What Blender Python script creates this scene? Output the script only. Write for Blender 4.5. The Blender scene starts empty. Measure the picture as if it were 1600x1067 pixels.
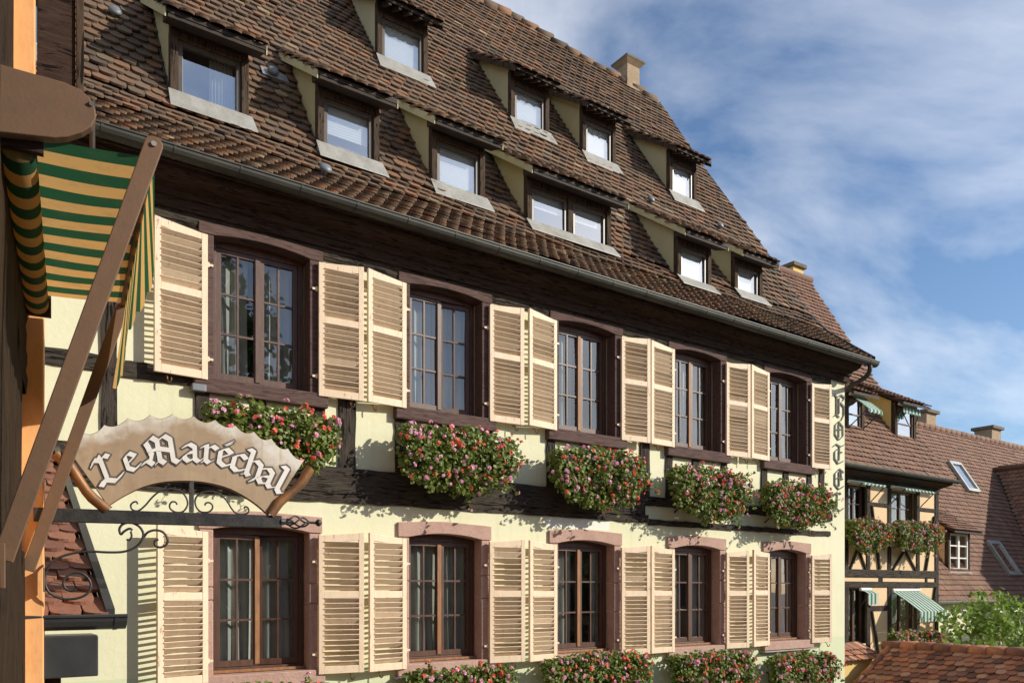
import bpy, math, random
from mathutils import Vector as V, Matrix as M
R = math.radians
random.seed(11)
scene = bpy.context.scene
COL = scene.collection

# ---------------------------------------------------------------- camera
TH = math.atan2(1250, 1770); FPX = 1250.0; HY = 919.0
CS, SN = math.cos(TH), math.sin(TH)
CAM = V((0, -8.55, 5.0))
cd = bpy.data.cameras.new('camera'); co = bpy.data.objects.new('camera', cd); COL.objects.link(co)
cd.sensor_width = 36; cd.sensor_fit = 'HORIZONTAL'; cd.lens = FPX / 1600 * 36
cd.shift_y = (HY - 533.5) / 1600; cd.clip_start = .05; cd.clip_end = 2000
co.location = CAM; co.rotation_euler = (R(90), 0, -(math.pi / 2 - math.atan2(CS, SN)))
scene.camera = co
scene.render.resolution_x = 1024; scene.render.resolution_y = 682

# ---------------------------------------------------------------- sun, sky, exposure
SUN = V((1.12, -1.0, .70)).normalized()            # towards the sun
sl = bpy.data.lights.new('sun', 'SUN'); so = bpy.data.objects.new('sun', sl); COL.objects.link(so)
sl.energy = 4.6; sl.angle = R(.53); sl.color = (1, .93, .80)
so.rotation_euler = SUN.to_track_quat('Z', 'Y').to_euler()
w = bpy.data.worlds.new('World'); scene.world = w; w.use_nodes = True
nt = w.node_tree; nt.nodes.clear()
def N(nt, t, **k):
    n = nt.nodes.new(t)
    for a, b in k.items(): setattr(n, a, b)
    return n
sky = N(nt, 'ShaderNodeTexSky', sky_type='NISHITA', sun_disc=False)
sky.sun_elevation = math.asin(SUN.z); sky.sun_rotation = math.atan2(SUN.x, SUN.y)
sky.air_density = 1.0; sky.dust_density = .6; sky.ozone_density = 4.0
tc = N(nt, 'ShaderNodeTexCoord')
sep = N(nt, 'ShaderNodeSeparateXYZ'); nt.links.new(tc.outputs['Generated'], sep.inputs[0])
zz = N(nt, 'ShaderNodeMath', operation='MAXIMUM'); nt.links.new(sep.outputs[2], zz.inputs[0]); zz.inputs[1].default_value = 0
za = N(nt, 'ShaderNodeMath', operation='ADD'); nt.links.new(zz.outputs[0], za.inputs[0]); za.inputs[1].default_value = .30
dv = N(nt, 'ShaderNodeVectorMath', operation='DIVIDE'); nt.links.new(tc.outputs['Generated'], dv.inputs[0])
cb = N(nt, 'ShaderNodeCombineXYZ')
for i in range(3): nt.links.new(za.outputs[0], cb.inputs[i])
nt.links.new(cb.outputs[0], dv.inputs[1])
mp = N(nt, 'ShaderNodeMapping'); nt.links.new(dv.outputs[0], mp.inputs[0])
mp.inputs['Scale'].default_value = (1.0, 1.5, .6); mp.inputs['Rotation'].default_value = (0, 0, R(38)); mp.inputs['Location'].default_value = (3.1, 1.4, 0)
n1 = N(nt, 'ShaderNodeTexNoise'); nt.links.new(mp.outputs[0], n1.inputs[0])
n1.inputs['Scale'].default_value = 1.25; n1.inputs['Detail'].default_value = 11; n1.inputs['Roughness'].default_value = .56; n1.inputs['Distortion'].default_value = .35
cr = N(nt, 'ShaderNodeValToRGB'); nt.links.new(n1.outputs[0], cr.inputs[0])
cr.color_ramp.elements[0].position = .39; cr.color_ramp.elements[1].position = .70
cm = N(nt, 'ShaderNodeMath', operation='MULTIPLY'); nt.links.new(cr.outputs[0], cm.inputs[0]); cm.inputs[1].default_value = .86
mx = N(nt, 'ShaderNodeMixRGB'); nt.links.new(cm.outputs[0], mx.inputs[0]); nt.links.new(sky.outputs[0], mx.inputs[1])
mx.inputs[2].default_value = (7.9, 8.1, 8.5, 1)
bg = N(nt, 'ShaderNodeBackground'); nt.links.new(mx.outputs[0], bg.inputs[0]); bg.inputs[1].default_value = .13
wo = N(nt, 'ShaderNodeOutputWorld'); nt.links.new(bg.outputs[0], wo.inputs[0])
vs = scene.view_settings; vs.view_transform = 'Standard'; vs.look = 'None'; vs.exposure = 0.22; vs.gamma = 1; vs.use_curve_mapping = False
scene.render.engine = 'CYCLES'
scene.cycles.max_bounces = 6; scene.cycles.transparent_max_bounces = 12

# ---------------------------------------------------------------- pixels -> places
def ray(x, y):
    a = (x - 800) / FPX
    return V((SN + CS * a, CS - SN * a, (HY - y) / FPX))
def onY(x, y, Y=0.0):
    d = ray(x, y); return CAM + d * ((Y - CAM.y) / d.y)
def onX(x, y, X):
    d = ray(x, y); return CAM + d * ((X - CAM.x) / d.x)
def onP(x, y, p, n):
    d = ray(x, y); return CAM + d * ((p - CAM).dot(n) / d.dot(n))
def fx(x): return onY(x, 900).x

# ---------------------------------------------------------------- objects
def tag(o, label=None, cat=None, group=None, kind=None):
    if label: o['label'] = label
    if cat: o['category'] = cat
    if group: o['group'] = group
    if kind: o['kind'] = kind
    return o
def adopt(o, parent):
    if parent is not None:
        o.parent = parent
        o.matrix_parent_inverse = WM[parent.name].inverted()
    return o
WM = {}
def empty(name, loc):
    o = bpy.data.objects.new(name, None); COL.objects.link(o); o.location = loc; o.empty_display_size = .2
    WM[o.name] = M.Translation(V(loc)); return o
def link(name, me, parent=None, mat=None, mw=None):
    o = bpy.data.objects.new(name, me); COL.objects.link(o)
    mw = mw or M.Identity(4)
    o.matrix_basis = mw; WM[o.name] = mw.copy()
    if mat is not None and len(me.materials) == 0: me.materials.append(mat)
    return adopt(o, parent)

class MB:
    def __init__(s): s.v = []; s.f = []; s.t = []
    def add(s, vs, fs, tint=None):
        b = len(s.v); s.v += [tuple(p) for p in vs]; s.f += [tuple(i + b for i in f) for f in fs]
        if tint is not None: s.t += [tint] * len(fs)
        return s
    def box(s, a, b):
        x0, y0, z0 = a; x1, y1, z1 = b
        if x0 > x1: x0, x1 = x1, x0
        if y0 > y1: y0, y1 = y1, y0
        if z0 > z1: z0, z1 = z1, z0
        return s.hexa([(x0, y0, z0), (x1, y0, z0), (x1, y1, z0), (x0, y1, z0), (x0, y0, z1), (x1, y0, z1), (x1, y1, z1), (x0, y1, z1)])
    def hexa(s, p): return s.add(p, [(0, 3, 2, 1), (4, 5, 6, 7), (0, 1, 5, 4), (1, 2, 6, 5), (2, 3, 7, 6), (3, 0, 4, 7)])
    def obox(s, c, ax, ay, az):
        c, ax, ay, az = V(c), V(ax), V(ay), V(az)
        return s.hexa([c - ax - ay - az, c + ax - ay - az, c + ax + ay - az, c - ax + ay - az, c - ax - ay + az, c + ax - ay + az, c + ax + ay + az, c - ax + ay + az])
    def prism(s, poly, d):
        n = len(poly); d = V(d); P = [V(p) for p in poly]
        fs = [tuple(range(n)), tuple(range(2 * n - 1, n - 1, -1))]
        fs += [(i, i + n, (i + 1) % n + n, (i + 1) % n) for i in range(n)]
        return s.add(P + [p + d for p in P], fs)
    def bar(s, a, b, wd, th, up=(0, 0, 1)):
        a, b = V(a), V(b); d = (b - a); n = d.normalized(); x = n.cross(V(up))
        if x.length < 1e-4: x = n.cross(V((1, 0, 0)))
        x.normalize(); y = x.cross(n)
        return s.obox((a + b) / 2, x * wd / 2, y * th / 2, d / 2)
    def tube(s, pts, r, n=8, cap=True, taper=None):
        P = [V(p) for p in pts]; rings = []; ref = None
        for i, p in enumerate(P):
            t = (P[min(i + 1, len(P) - 1)] - P[max(i - 1, 0)]).normalized()
            if ref is None: ref = V((0, 0, 1)) if abs(t.z) < .9 else V((1, 0, 0))
            x = (ref - t * ref.dot(t)).normalized(); ref = x; y = t.cross(x)
            rr = r if taper is None else taper[i]
            rings.append([p + (x * math.cos(2 * math.pi * k / n) + y * math.sin(2 * math.pi * k / n)) * rr for k in range(n)])
        vs = [q for rg in rings for q in rg]; fs = []
        for i in range(len(P) - 1):
            for k in range(n): fs.append((i * n + k, i * n + (k + 1) % n, (i + 1) * n + (k + 1) % n, (i + 1) * n + k))
        if cap: fs += [tuple(range(n - 1, -1, -1)), tuple(range(len(vs) - n, len(vs)))]
        return s.add(vs, fs)
    def mesh(s, name, mat=None, smooth=False):
        me = bpy.data.meshes.new(name); me.from_pydata(s.v, [], s.f); me.update()
        if s.t:
            a = me.attributes.new('tint', 'FLOAT', 'FACE'); a.data.foreach_set('value', s.t)
        if smooth: me.polygons.foreach_set('use_smooth', [True] * len(me.polygons))
        if mat: me.materials.append(mat)
        return me
    def build(s, name, mat, parent=None, smooth=False, bevel=0):
        o = link(name, s.mesh(name, mat, smooth), parent)
        if bevel:
            m = o.modifiers.new('bevel', 'BEVEL'); m.width = bevel; m.segments = 2; m.limit_method = 'ANGLE'
        return o
def spline(pts, k=6):
    P = [V(p) for p in pts]; out = []
    for i in range(len(P) - 1):
        a, b, c, d = P[max(i - 1, 0)], P[i], P[i + 1], P[min(i + 2, len(P) - 1)]
        for j in range(k):
            t = j / k
            out.append(.5 * ((2 * b) + (c - a) * t + (2 * a - 5 * b + 4 * c - d) * t * t + (3 * b - a - 3 * c + d) * t ** 3))
    out.append(P[-1]); return out

# ---------------------------------------------------------------- materials
def newmat(name):
    m = bpy.data.materials.new(name); m.use_nodes = True; t = m.node_tree
    return m, t, t.nodes['Principled BSDF']
def noise(t, vec, scale, detail=6, rough=.6, dist=0):
    n = N(t, 'ShaderNodeTexNoise'); t.links.new(vec, n.inputs[0])
    n.inputs['Scale'].default_value = scale; n.inputs['Detail'].default_value = detail; n.inputs['Roughness'].default_value = rough; n.inputs['Distortion'].default_value = dist
    return n.outputs[0]
def ramp(t, fac, stops, interp='LINEAR'):
    r = N(t, 'ShaderNodeValToRGB'); t.links.new(fac, r.inputs[0]); e = r.color_ramp; e.interpolation = interp
    while len(e.elements) < len(stops): e.elements.new(.5)
    for el, (p, c) in zip(e.elements, stops):
        el.position = p; el.color = (c, c, c, 1) if isinstance(c, (int, float)) else (*c, 1)
    return r.outputs[0]
def mixc(t, fac, a, b, mode='MIX'):
    m = N(t, 'ShaderNodeMixRGB', blend_type=mode)
    if isinstance(fac, (int, float)): m.inputs[0].default_value = fac
    else: t.links.new(fac, m.inputs[0])
    for i, c in ((1, a), (2, b)):
        if isinstance(c, tuple): m.inputs[i].default_value = (*c, 1)
        else: t.links.new(c, m.inputs[i])
    return m.outputs[0]
def pos(t, scale=(1, 1, 1), rot=(0, 0, 0), obj=False):
    if obj: src = N(t, 'ShaderNodeTexCoord').outputs['Object']
    else: src = N(t, 'ShaderNodeNewGeometry').outputs['Position']
    m = N(t, 'ShaderNodeMapping'); t.links.new(src, m.inputs[0]); m.inputs['Scale'].default_value = scale; m.inputs['Rotation'].default_value = rot
    return m.outputs[0]
def bump(t, b, h, strength=.3, dist=.01):
    n = N(t, 'ShaderNodeBump'); t.links.new(h, n.inputs['Height']); n.inputs['Strength'].default_value = strength; n.inputs['Distance'].default_value = dist
    t.links.new(n.outputs[0], b.inputs['Normal'])
def pbr(name, c1, c2, scale=4, rough=.7, bumps=.3, bscale=40, stretch=(1, 1, 1), peel=None, peel_at=.62, peel_scale=9, metal=0, bdist=.01, contrast=(.35, .65), spots=None):
    m, t, b = newmat(name); p = pos(t, stretch)
    col = mixc(t, ramp(t, noise(t, p, scale), [(contrast[0], 0), (contrast[1], 1)]), c1, c2)
    if spots:
        col = mixc(t, ramp(t, noise(t, p, scale * 6, 8, .7), [(.5, 0), (.72, .8)]), col, spots)
    if peel:
        col = mixc(t, ramp(t, noise(t, pos(t, stretch), peel_scale, 8, .7), [(peel_at, 0), (peel_at + .02, 1)]), col, peel)
    t.links.new(col, b.inputs['Base Color']); b.inputs['Roughness'].default_value = rough; b.inputs['Metallic'].default_value = metal
    if bumps: bump(t, b, noise(t, p, bscale, 8, .7), bumps, bdist)
    return m

# plaster with a whiter repaired patch and a greener repainted base
def plaster(name, c1, c2, patches=()):
    m, t, b = newmat(name); p = pos(t)
    col = mixc(t, ramp(t, noise(t, p, 1.3, 8, .65), [(.35, 0), (.7, 1)]), c1, c2)
    sp = N(t, 'ShaderNodeSeparateXYZ'); t.links.new(N(t, 'ShaderNodeNewGeometry').outputs['Position'], sp.inputs[0])
    for (x0, x1, z0, z1, c) in patches:
        f = None
        for ch, v, op in ((0, x0, 'GREATER_THAN'), (0, x1, 'LESS_THAN'), (2, z0, 'GREATER_THAN'), (2, z1, 'LESS_THAN')):
            k = N(t, 'ShaderNodeMath', operation=op); t.links.new(sp.outputs[ch], k.inputs[0]); k.inputs[1].default_value = v
            if f is None: f = k.outputs[0]
            else:
                q = N(t, 'ShaderNodeMath', operation='MULTIPLY'); t.links.new(f, q.inputs[0]); t.links.new(k.outputs[0], q.inputs[1]); f = q.outputs[0]
        col = mixc(t, f, col, c)
    # rain streaks and grime
    col = mixc(t, ramp(t, noise(t, pos(t, (5, 5, .35)), 1.6, 6, .6), [(.55, 0), (.8, .28)]), col, (.42, .38, .24))
    col = mixc(t, ramp(t, noise(t, p, 22, 5, .7), [(.6, 0), (.8, .18)]), col, (.5, .46, .3))
    t.links.new(col, b.inputs['Base Color']); b.inputs['Roughness'].default_value = .9
    bump(t, b, noise(t, p, 14, 9, .65), .35, .012)
    return m
MAT = {}
MAT['plaster'] = plaster('cream_plaster', (.735, .71, .505), (.665, .655, .435), ((-5, 20, -1, 4.12, (.60, .64, .42)), (6.6, 7.75, 5.83, 5.99, (.77, .78, .70))))
MAT['ochre'] = plaster('ochre_plaster', (.74, .54, .32), (.68, .48, .27))
MAT['yellow'] = plaster('yellow_plaster', (.72, .50, .17), (.66, .45, .14))
MAT['cheek'] = plaster('dormer_plaster', (.52, .48, .29), (.45, .41, .24))
MAT['orange'] = pbr('orange_paint', (.76, .41, .17), (.70, .36, .14), 6, .75, .3, 30, (1, 1, .3), spots=(.62, .29, .10))
def timber(name, c1, c2, peel=None, peel_at=.66, axis='X', bd=.02, st=.7, crack=.35):
    sc = {'X': (.35, 3, 3), 'Z': (3, 3, .35)}[axis]
    m, t, b = newmat(name); p = pos(t, sc)
    g = noise(t, p, 12, 9, .72, .6)
    col = mixc(t, ramp(t, g, [(.3, 0), (.7, 1)]), c1, c2)
    cr_ = ramp(t, noise(t, pos(t, tuple(v * 1.7 for v in sc)), 7, 5, .6, 1.2), [(.40, 1), (.46, 0)])
    col = mixc(t, cr_, col, tuple(v * crack for v in c1))
    if peel: col = mixc(t, ramp(t, noise(t, pos(t, (1, 1, 2)), 6, 9, .75), [(peel_at, 0), (peel_at + .03, 1)]), col, peel)
    t.links.new(col, b.inputs['Base Color']); b.inputs['Roughness'].default_value = .85; b.inputs['Specular IOR Level'].default_value = .12
    bump(t, b, g, st, bd); return m
MAT['beam'] = timber('dark_weathered_beam', (.030, .024, .020), (.095, .078, .062), axis='X', st=1)
MAT['post'] = timber('dark_weathered_post', (.030, .024, .020), (.090, .072, .058), axis='Z', st=1)
MAT['cornice'] = timber('brown_painted_cornice', (.030, .018, .014), (.072, .045, .034), peel=(.34, .24, .15), peel_at=.715, axis='X', st=.5)
MAT['surround'] = timber('brown_painted_window_timber', (.075, .045, .040), (.150, .100, .088), peel=(.40, .27, .20), peel_at=.67, axis='X', st=.4, bd=.01, crack=.9)
MAT['frame'] = pbr('red_brown_window_paint', (.062, .026, .016), (.105, .045, .026), 8, .45, .15, 60, (3, 3, .6))
MAT['frame_worn'] = pbr('worn_orange_wood', (.33, .15, .05), (.20, .085, .035), 9, .6, .2, 50, (3, 3, .6))
MAT['dormerwood'] = timber('dark_dormer_wood', (.038, .026, .019), (.105, .072, .050), peel=(.30, .17, .08), peel_at=.70, axis='Z', st=.5, bd=.01)
MAT['soffit'] = pbr('dark_soffit_wood', (.020, .013, .010), (.04, .026, .018), 8, .8, .3, 40)
MAT['sandstone'] = pbr('pink_sandstone', (.50, .325, .265), (.43, .27, .215), 5, .9, .6, 30, spots=(.33, .20, .15), bdist=.02)
MAT['zinc'] = pbr('grey_zinc', (.26, .27, .26), (.36, .36, .34), 5, .45, .1, 30, metal=.35)
MAT['lead'] = pbr('weathered_lead', (.38, .37, .34), (.28, .27, .24), 6, .6, .15, 20, (1, 1, .5), metal=.15, spots=(.22, .18, .12))
MAT['gutter'] = pbr('dark_patinated_gutter', (.040, .042, .035), (.066, .066, .052), 4, .55, .1, 30, metal=.2)
MAT['pvc'] = pbr('dark_window_plastic', (.06, .045, .035), (.09, .07, .055), 5, .4, 0)
MAT['white'] = pbr('white_paint', (.78, .77, .72), (.70, .69, .64), 6, .5, .1, 40)
MAT['shutter'] = pbr('cream_shutter_paint', (.76, .61, .44), (.70, .54, .38), 7, .6, .25, 45, (2, 2, .5), peel=(.42, .29, .19), peel_at=.61, peel_scale=15, spots=(.72, .52, .33))
MAT['iron'] = pbr('wrought_iron', (.030, .030, .032), (.060, .058, .056), 12, .45, .3, 60, metal=.5, peel=(.20, .09, .03), peel_at=.74)
MAT['rust'] = pbr('rusty_brown_metal', (.28, .13, .045), (.13, .07, .04), 8, .5, .2, 40, metal=.3)
MAT['brownpaint'] = pbr('brown_coated_metal', (.150, .080, .040), (.122, .065, .033), 3, .65, .15, 60, spots=(.105, .06, .036))
MAT['black'] = pbr('black_coated_metal', (.028, .030, .032), (.04, .042, .044), 6, .35, .05, 40)
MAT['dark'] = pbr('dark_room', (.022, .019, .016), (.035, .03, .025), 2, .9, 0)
MAT['grey'] = pbr('grey_vent', (.13, .145, .165), (.19, .20, .22), 5, .45, .05, 30)
MAT['chimney'] = pbr('brown_render_chimney', (.38, .28, .18), (.30, .21, .13), 5, .9, .5, 30, spots=(.24, .17, .10))
MAT['concrete'] = pbr('weathered_cap', (.17, .13, .09), (.11, .085, .06), 6, .9, .4, 30)
MAT['stone_ground'] = pbr('grey_cobbles', (.20, .19, .17), (.13, .12, .11), 3, .9, .5, 9)
MAT['trunk'] = pbr('tree_bark', (.10, .075, .05), (.16, .12, .085), 9, .9, .7, 20, (1, 1, .3))
def leafmat(name, c1, c2, trans=.35):
    m, t, b = newmat(name); p = pos(t)
    col = mixc(t, ramp(t, noise(t, p, 17, 3), [(.35, 0), (.65, 1)]), c1, c2)
    t.links.new(col, b.inputs['Base Color']); b.inputs['Roughness'].default_value = .55
    tr = N(t, 'ShaderNodeBsdfTranslucent'); t.links.new(col, tr.inputs[0])
    ms = N(t, 'ShaderNodeMixShader'); ms.inputs[0].default_value = trans
    t.links.new(b.outputs[0], ms.inputs[1]); t.links.new(tr.outputs[0], ms.inputs[2])
    t.links.new(ms.outputs[0], t.nodes['Material Output'].inputs[0]); return m
MAT['geranium'] = leafmat('geranium_leaf', (.115, .17, .026), (.225, .27, .055))
MAT['vine'] = leafmat('vine_leaf', (.13, .22, .028), (.24, .34, .06), .45)
MAT['treeleaf'] = leafmat('tree_leaf', (.045, .085, .016), (.08, .13, .03))
MAT['pink'] = leafmat('pink_petal', (.86, .30, .48), (.88, .54, .72), .25)
MAT['red'] = leafmat('red_petal', (.84, .10, .05), (.86, .22, .13), .25)
def clothmat(name, c, trans=.4):
    m, t, b = newmat(name); b.inputs['Base Color'].default_value = (*c, 1); b.inputs['Roughness'].default_value = .9
    tr = N(t, 'ShaderNodeBsdfTranslucent'); tr.inputs[0].default_value = (*c, 1)
    ms = N(t, 'ShaderNodeMixShader'); ms.inputs[0].default_value = trans
    t.links.new(b.outputs[0], ms.inputs[1]); t.links.new(tr.outputs[0], ms.inputs[2])
    t.links.new(ms.outputs[0], t.nodes['Material Output'].inputs[0]); return m
MAT['curtain'] = clothmat('sheer_curtain', (.62, .61, .57), .35)
def glassmat(name, refl=.10, tint=(.9, .93, .92)):
    m, t, b = newmat(name); t.nodes.remove(b)
    fr = N(t, 'ShaderNodeLayerWeight'); fr.inputs[0].default_value = .5
    pw5 = N(t, 'ShaderNodeMath', operation='POWER'); t.links.new(fr.outputs['Facing'], pw5.inputs[0]); pw5.inputs[1].default_value = 3.0
    g = N(t, 'ShaderNodeBsdfGlossy'); g.inputs['Roughness'].default_value = .012; g.inputs[0].default_value = (1, 1, 1, 1)
    tr = N(t, 'ShaderNodeBsdfTransparent'); tr.inputs[0].default_value = (*tint, 1)
    mm = N(t, 'ShaderNodeMath', operation='MULTIPLY_ADD'); t.links.new(pw5.outputs[0], mm.inputs[0]); mm.inputs[1].default_value = .85; mm.inputs[2].default_value = refl
    bn = N(t, 'ShaderNodeBump'); t.links.new(noise(t, pos(t), 2.2, 1), bn.inputs['Height']); bn.inputs['Strength'].default_value = .02; bn.inputs['Distance'].default_value = .05
    t.links.new(bn.outputs[0], g.inputs['Normal'])
    ms = N(t, 'ShaderNodeMixShader'); t.links.new(mm.outputs[0], ms.inputs[0]); t.links.new(tr.outputs[0], ms.inputs[1]); t.links.new(g.outputs[0], ms.inputs[2])
    t.links.new(ms.outputs[0], t.nodes['Material Output'].inputs[0]); return m
MAT['glass'] = glassmat('window_glass', .12, (.78, .82, .80))
MAT['skyglass'] = glassmat('dormer_glass', .42)
def blindmat():
    m, t, b = newmat('pleated_blind'); p = pos(t)
    wv = N(t, 'ShaderNodeTexWave', bands_direction='Z'); t.links.new(p, wv.inputs[0]); wv.inputs['Scale'].default_value = 9
    t.links.new(mixc(t, ramp(t, wv.outputs[0], [(0, 0), (1, 1)]), (.62, .64, .66), (.80, .81, .82)), b.inputs['Base Color']); b.inputs['Roughness'].default_value = .8
    return m
MAT['blind'] = blindmat()
def tilemat(name, stops, objrand=False, moss=.5):
    m, t, b = newmat(name); p = pos(t)
    if objrand: f = N(t, 'ShaderNodeObjectInfo').outputs['Random']
    else:
        a = N(t, 'ShaderNodeAttribute', attribute_name='tint'); f = a.outputs['Fac']
    col = ramp(t, f, stops, 'LINEAR')
    col = mixc(t, ramp(t, noise(t, p, 26, 7, .75), [(.42, 0), (.72, .75)]), col, mixc(t, .6, col, (.025, .018, .013)))
    col = mixc(t, ramp(t, noise(t, p, 1.1, 5, .6), [(.5, 0), (.75, moss)]), col, (.075, .062, .030))
    col = mixc(t, ramp(t, noise(t, p, 60, 3, .6), [(.68, 0), (.76, .35)]), col, (.24, .21, .15))
    t.links.new(col, b.inputs['Base Color']); b.inputs['Roughness'].default_value = .85
    bump(t, b, noise(t, p, 45, 6, .7), .4, .008); return m
OLD = [(0, (0.081, 0.054, 0.038)), (.2, (0.146, 0.090, 0.056)), (.38, (0.183, 0.100, 0.057)), (.55, (0.128, 0.088, 0.059)), (.72, (0.226, 0.110, 0.056)), (.84, (0.152, 0.107, 0.068)), (.93, (0.281, 0.128, 0.063)), (.97, (0.183, 0.134, 0.085)), (1, (0.403, 0.281, 0.159))]
RED = [(0, (.155, .078, .05)), (.3, (.235, .115, .07)), (.6, (.185, .095, .06)), (.85, (.27, .14, .085)), (1, (.19, .12, .08))]
RUST = [(0, (.14, .065, .045)), (.3, (.36, .14, .075)), (.55, (.52, .21, .105)), (.75, (.22, .10, .065)), (1, (.58, .32, .19))]
MAT['tile'] = tilemat('old_roof_tile', OLD); MAT['tile_o'] = tilemat('old_roof_tile_single', OLD, True)
MAT['tile_red'] = tilemat('brown_red_roof_tile', RED, moss=.3); MAT['tile_rust'] = tilemat('rust_roof_tile', RUST, moss=.2); MAT['tile_rust_o'] = tilemat('rust_roof_tile_single', RUST, True, moss=.2)
PORCH = [(0, (.20, .085, .055)), (.5, (.27, .115, .07)), (1, (.33, .15, .09))]
MAT['tile_red_o'] = tilemat('brown_red_ridge_tile', RED, True, .3)
MAT['tile_porch'] = tilemat('porch_roof_tile', PORCH, True, .15)
MAT['deck'] = pbr('roof_underlay', (.03, .022, .016), (.04, .03, .02), 4, .9, 0)

# ---------------------------------------------------------------- tiles
def tile_geo(w_, l_, t_=.025, lift=.044):
    h = w_ / 2 * .975; g = w_ * .43; pts = [(h, l_), (h, g)]
    for k in range(1, 8):
        a = math.pi * k / 8; pts.append((h * math.cos(a), g - g * math.sin(a) ** .9))
    pts += [(-h, g), (-h, l_)]
    def nz(x, b): return lift * (1 - b / l_) + .006 - .006 * (x / h) ** 2
    top = [(x, b, nz(x, b)) for x, b in pts]; bot = [(x, b, nz(x, b) - t_) for x, b in pts]
    n = len(pts); fs = [tuple(range(n - 1, -1, -1))] + [(i, i + 1, n + i + 1, n + i) for i in range(n - 1)]
    return top + bot, fs
def roof_tiles(parent, O, ex, ey, prof, L, mat, mato=None, singles=0, w_=.165, e=.15, clip=None, zoff=None, names='tile', score=None, rnd=1.0, lift0=.045):
    """tiles laid in rows over a profile [(y,z)...] extruded along ex; returns joined mesh object"""
    O, ex, ey = V(O), V(ex).normalized(), V(ey).normalized(); ez = V((0, 0, 1))
    tv, tf = tile_geo(w_, e * 1.8, lift=lift0)
    seg = []; acc = 0
    for (a, b), (c, d) in zip(prof, prof[1:]):
        l = math.hypot(c - a, d - b); seg.append((acc, l, a, b, (c - a) / l, (d - b) / l)); acc += l
    places = []; r = 0; s = 0
    while s < acc - .02:
        for sg in seg:
            if s <= sg[0] + sg[1] + 1e-6: break
        y = sg[2] + sg[4] * (s - sg[0]); z = sg[3] + sg[5] * (s - sg[0])
        up = ey * sg[4] + ez * sg[5]; nr = up.cross(ex) * -1
        if nr.z < 0: nr = -nr
        u = w_ / 2 if r % 2 == 0 else w_
        while u < L - w_ * .3:
            if clip is None or clip(u, y, z):
                dz = zoff(u, y) if zoff else 0
                rot = random.gauss(0, .018) * rnd
                a1 = (ex * math.cos(rot) + up * math.sin(rot)); u1 = (up * math.cos(rot) - ex * math.sin(rot))
                lift = max(-.003, random.gauss(.002, .004) * rnd); tl = random.gauss(0, .018) * rnd
                u2 = (u1 + nr * tl).normalized(); n2 = nr
                P = O + ex * (u + random.gauss(0, .004) * rnd) + ey * y + ez * (z + dz) + nr * lift + u1 * random.gauss(0, .006) * rnd
                places.append((P, a1, u2, n2))
            u += w_
        s += e; r += 1
    single = set()
    if singles and mato:
        sc = sorted(range(len(places)), key=lambda i: score(places[i][0]) if score else (places[i][0] - CAM).length)
        single = set(sc[:singles])
        mb = MB().add(tv, tf); me = mb.mesh(names, mato)
        for i in sorted(single):
            P, a, u, n = places[i]
            mw = M(((a.x, u.x, n.x, P.x), (a.y, u.y, n.y, P.y), (a.z, u.z, n.z, P.z), (0, 0, 0, 1)))
            link(names, me, parent, None, mw)
    mb = MB()
    for i, (P, a, u, n) in enumerate(places):
        if i in single: continue
        mb.add([P + a * q[0] + u * q[1] + n * q[2] for q in tv], tf, random.random())
    if mb.v:
        o = mb.build(names + '_field', mat, parent); tag(o, kind='stuff'); return o
def proj(p):
    d = p - CAM; u = CS * d.x - SN * d.y; ww = SN * d.x + CS * d.y
    return 800 + FPX * u / ww, HY - FPX * d.z / ww, ww

# ================================================================= GROUND
g = MB().add([(-300, -300, 0), (400, -300, 0), (400, 400, 0), (-300, 400, 0)], [(0, 1, 2, 3)]).build('ground', MAT['stone_ground']); tag(g, kind='structure')

# ================================================================= HOTEL
hotel = empty('hotel_building', (7, 3, 0))
tag(hotel, 'long cream hotel with dark timbering, cream louvred shutters and steep brown tiled roof', 'building')
XL, XR = -1.6, 13.58
OPEN = [2.235 + 2.27 * i for i in range(5)]; OW = 1.05
UZ0, UZ1 = 7.15, 8.685       # upper openings
LZ0, LZ1 = 4.09, 5.675       # lower openings
# wall sheet with openings, reveals 0.28 deep
mb = MB(); xs = [XL]
for x in OPEN: xs += [x, x + OW]
xs.append(XR)
zs = [0, LZ0, LZ1, UZ0, UZ1, 9.0]
for i in range(len(xs) - 1):
    for j in range(5):
        if i % 2 == 1 and j in (1, 3): continue
        mb.add([(xs[i], 0, zs[j]), (xs[i + 1], 0, zs[j]), (xs[i + 1], 0, zs[j + 1]), (xs[i], 0, zs[j + 1])], [(0, 1, 2, 3)])
for x in OPEN:
    for a, b in ((LZ0, LZ1), (UZ0, UZ1)):
        d = .3; q = [(x, a), (x + OW, a), (x + OW, b), (x, b)]
        for k in range(4):
            (x0, z0), (x1, z1) = q[k], q[(k + 1) % 4]
            mb.add([(x0, 0, z0), (x1, 0, z1), (x1, d, z1), (x0, d, z0)], [(0, 1, 2, 3)])
# gable end and back
GP = [(-.02, 0), (-.02, 9.0)]
mb.add([(XR, 0, 0), (XR, 10.6, 0), (XR, 10.6, 9.2), (XR, 5, 16.3), (XR, .2, 9.3), (XR, 0, 9.0)], [(0, 1, 2, 3, 4, 5)])
mb.add([(XL, 0, 0), (XL, 10.6, 0), (XL, 10.6, 9.2), (XL, 5, 16.3), (XL, .2, 9.3), (XL, 0, 9.0)], [(5, 4, 3, 2, 1, 0)])
mb.add([(XL, 10.6, 0), (XR, 10.6, 0), (XR, 10.6, 9.2), (XL, 10.6, 9.2)], [(3, 2, 1, 0)])
mb.build('wall', MAT['plaster'], hotel)

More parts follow.
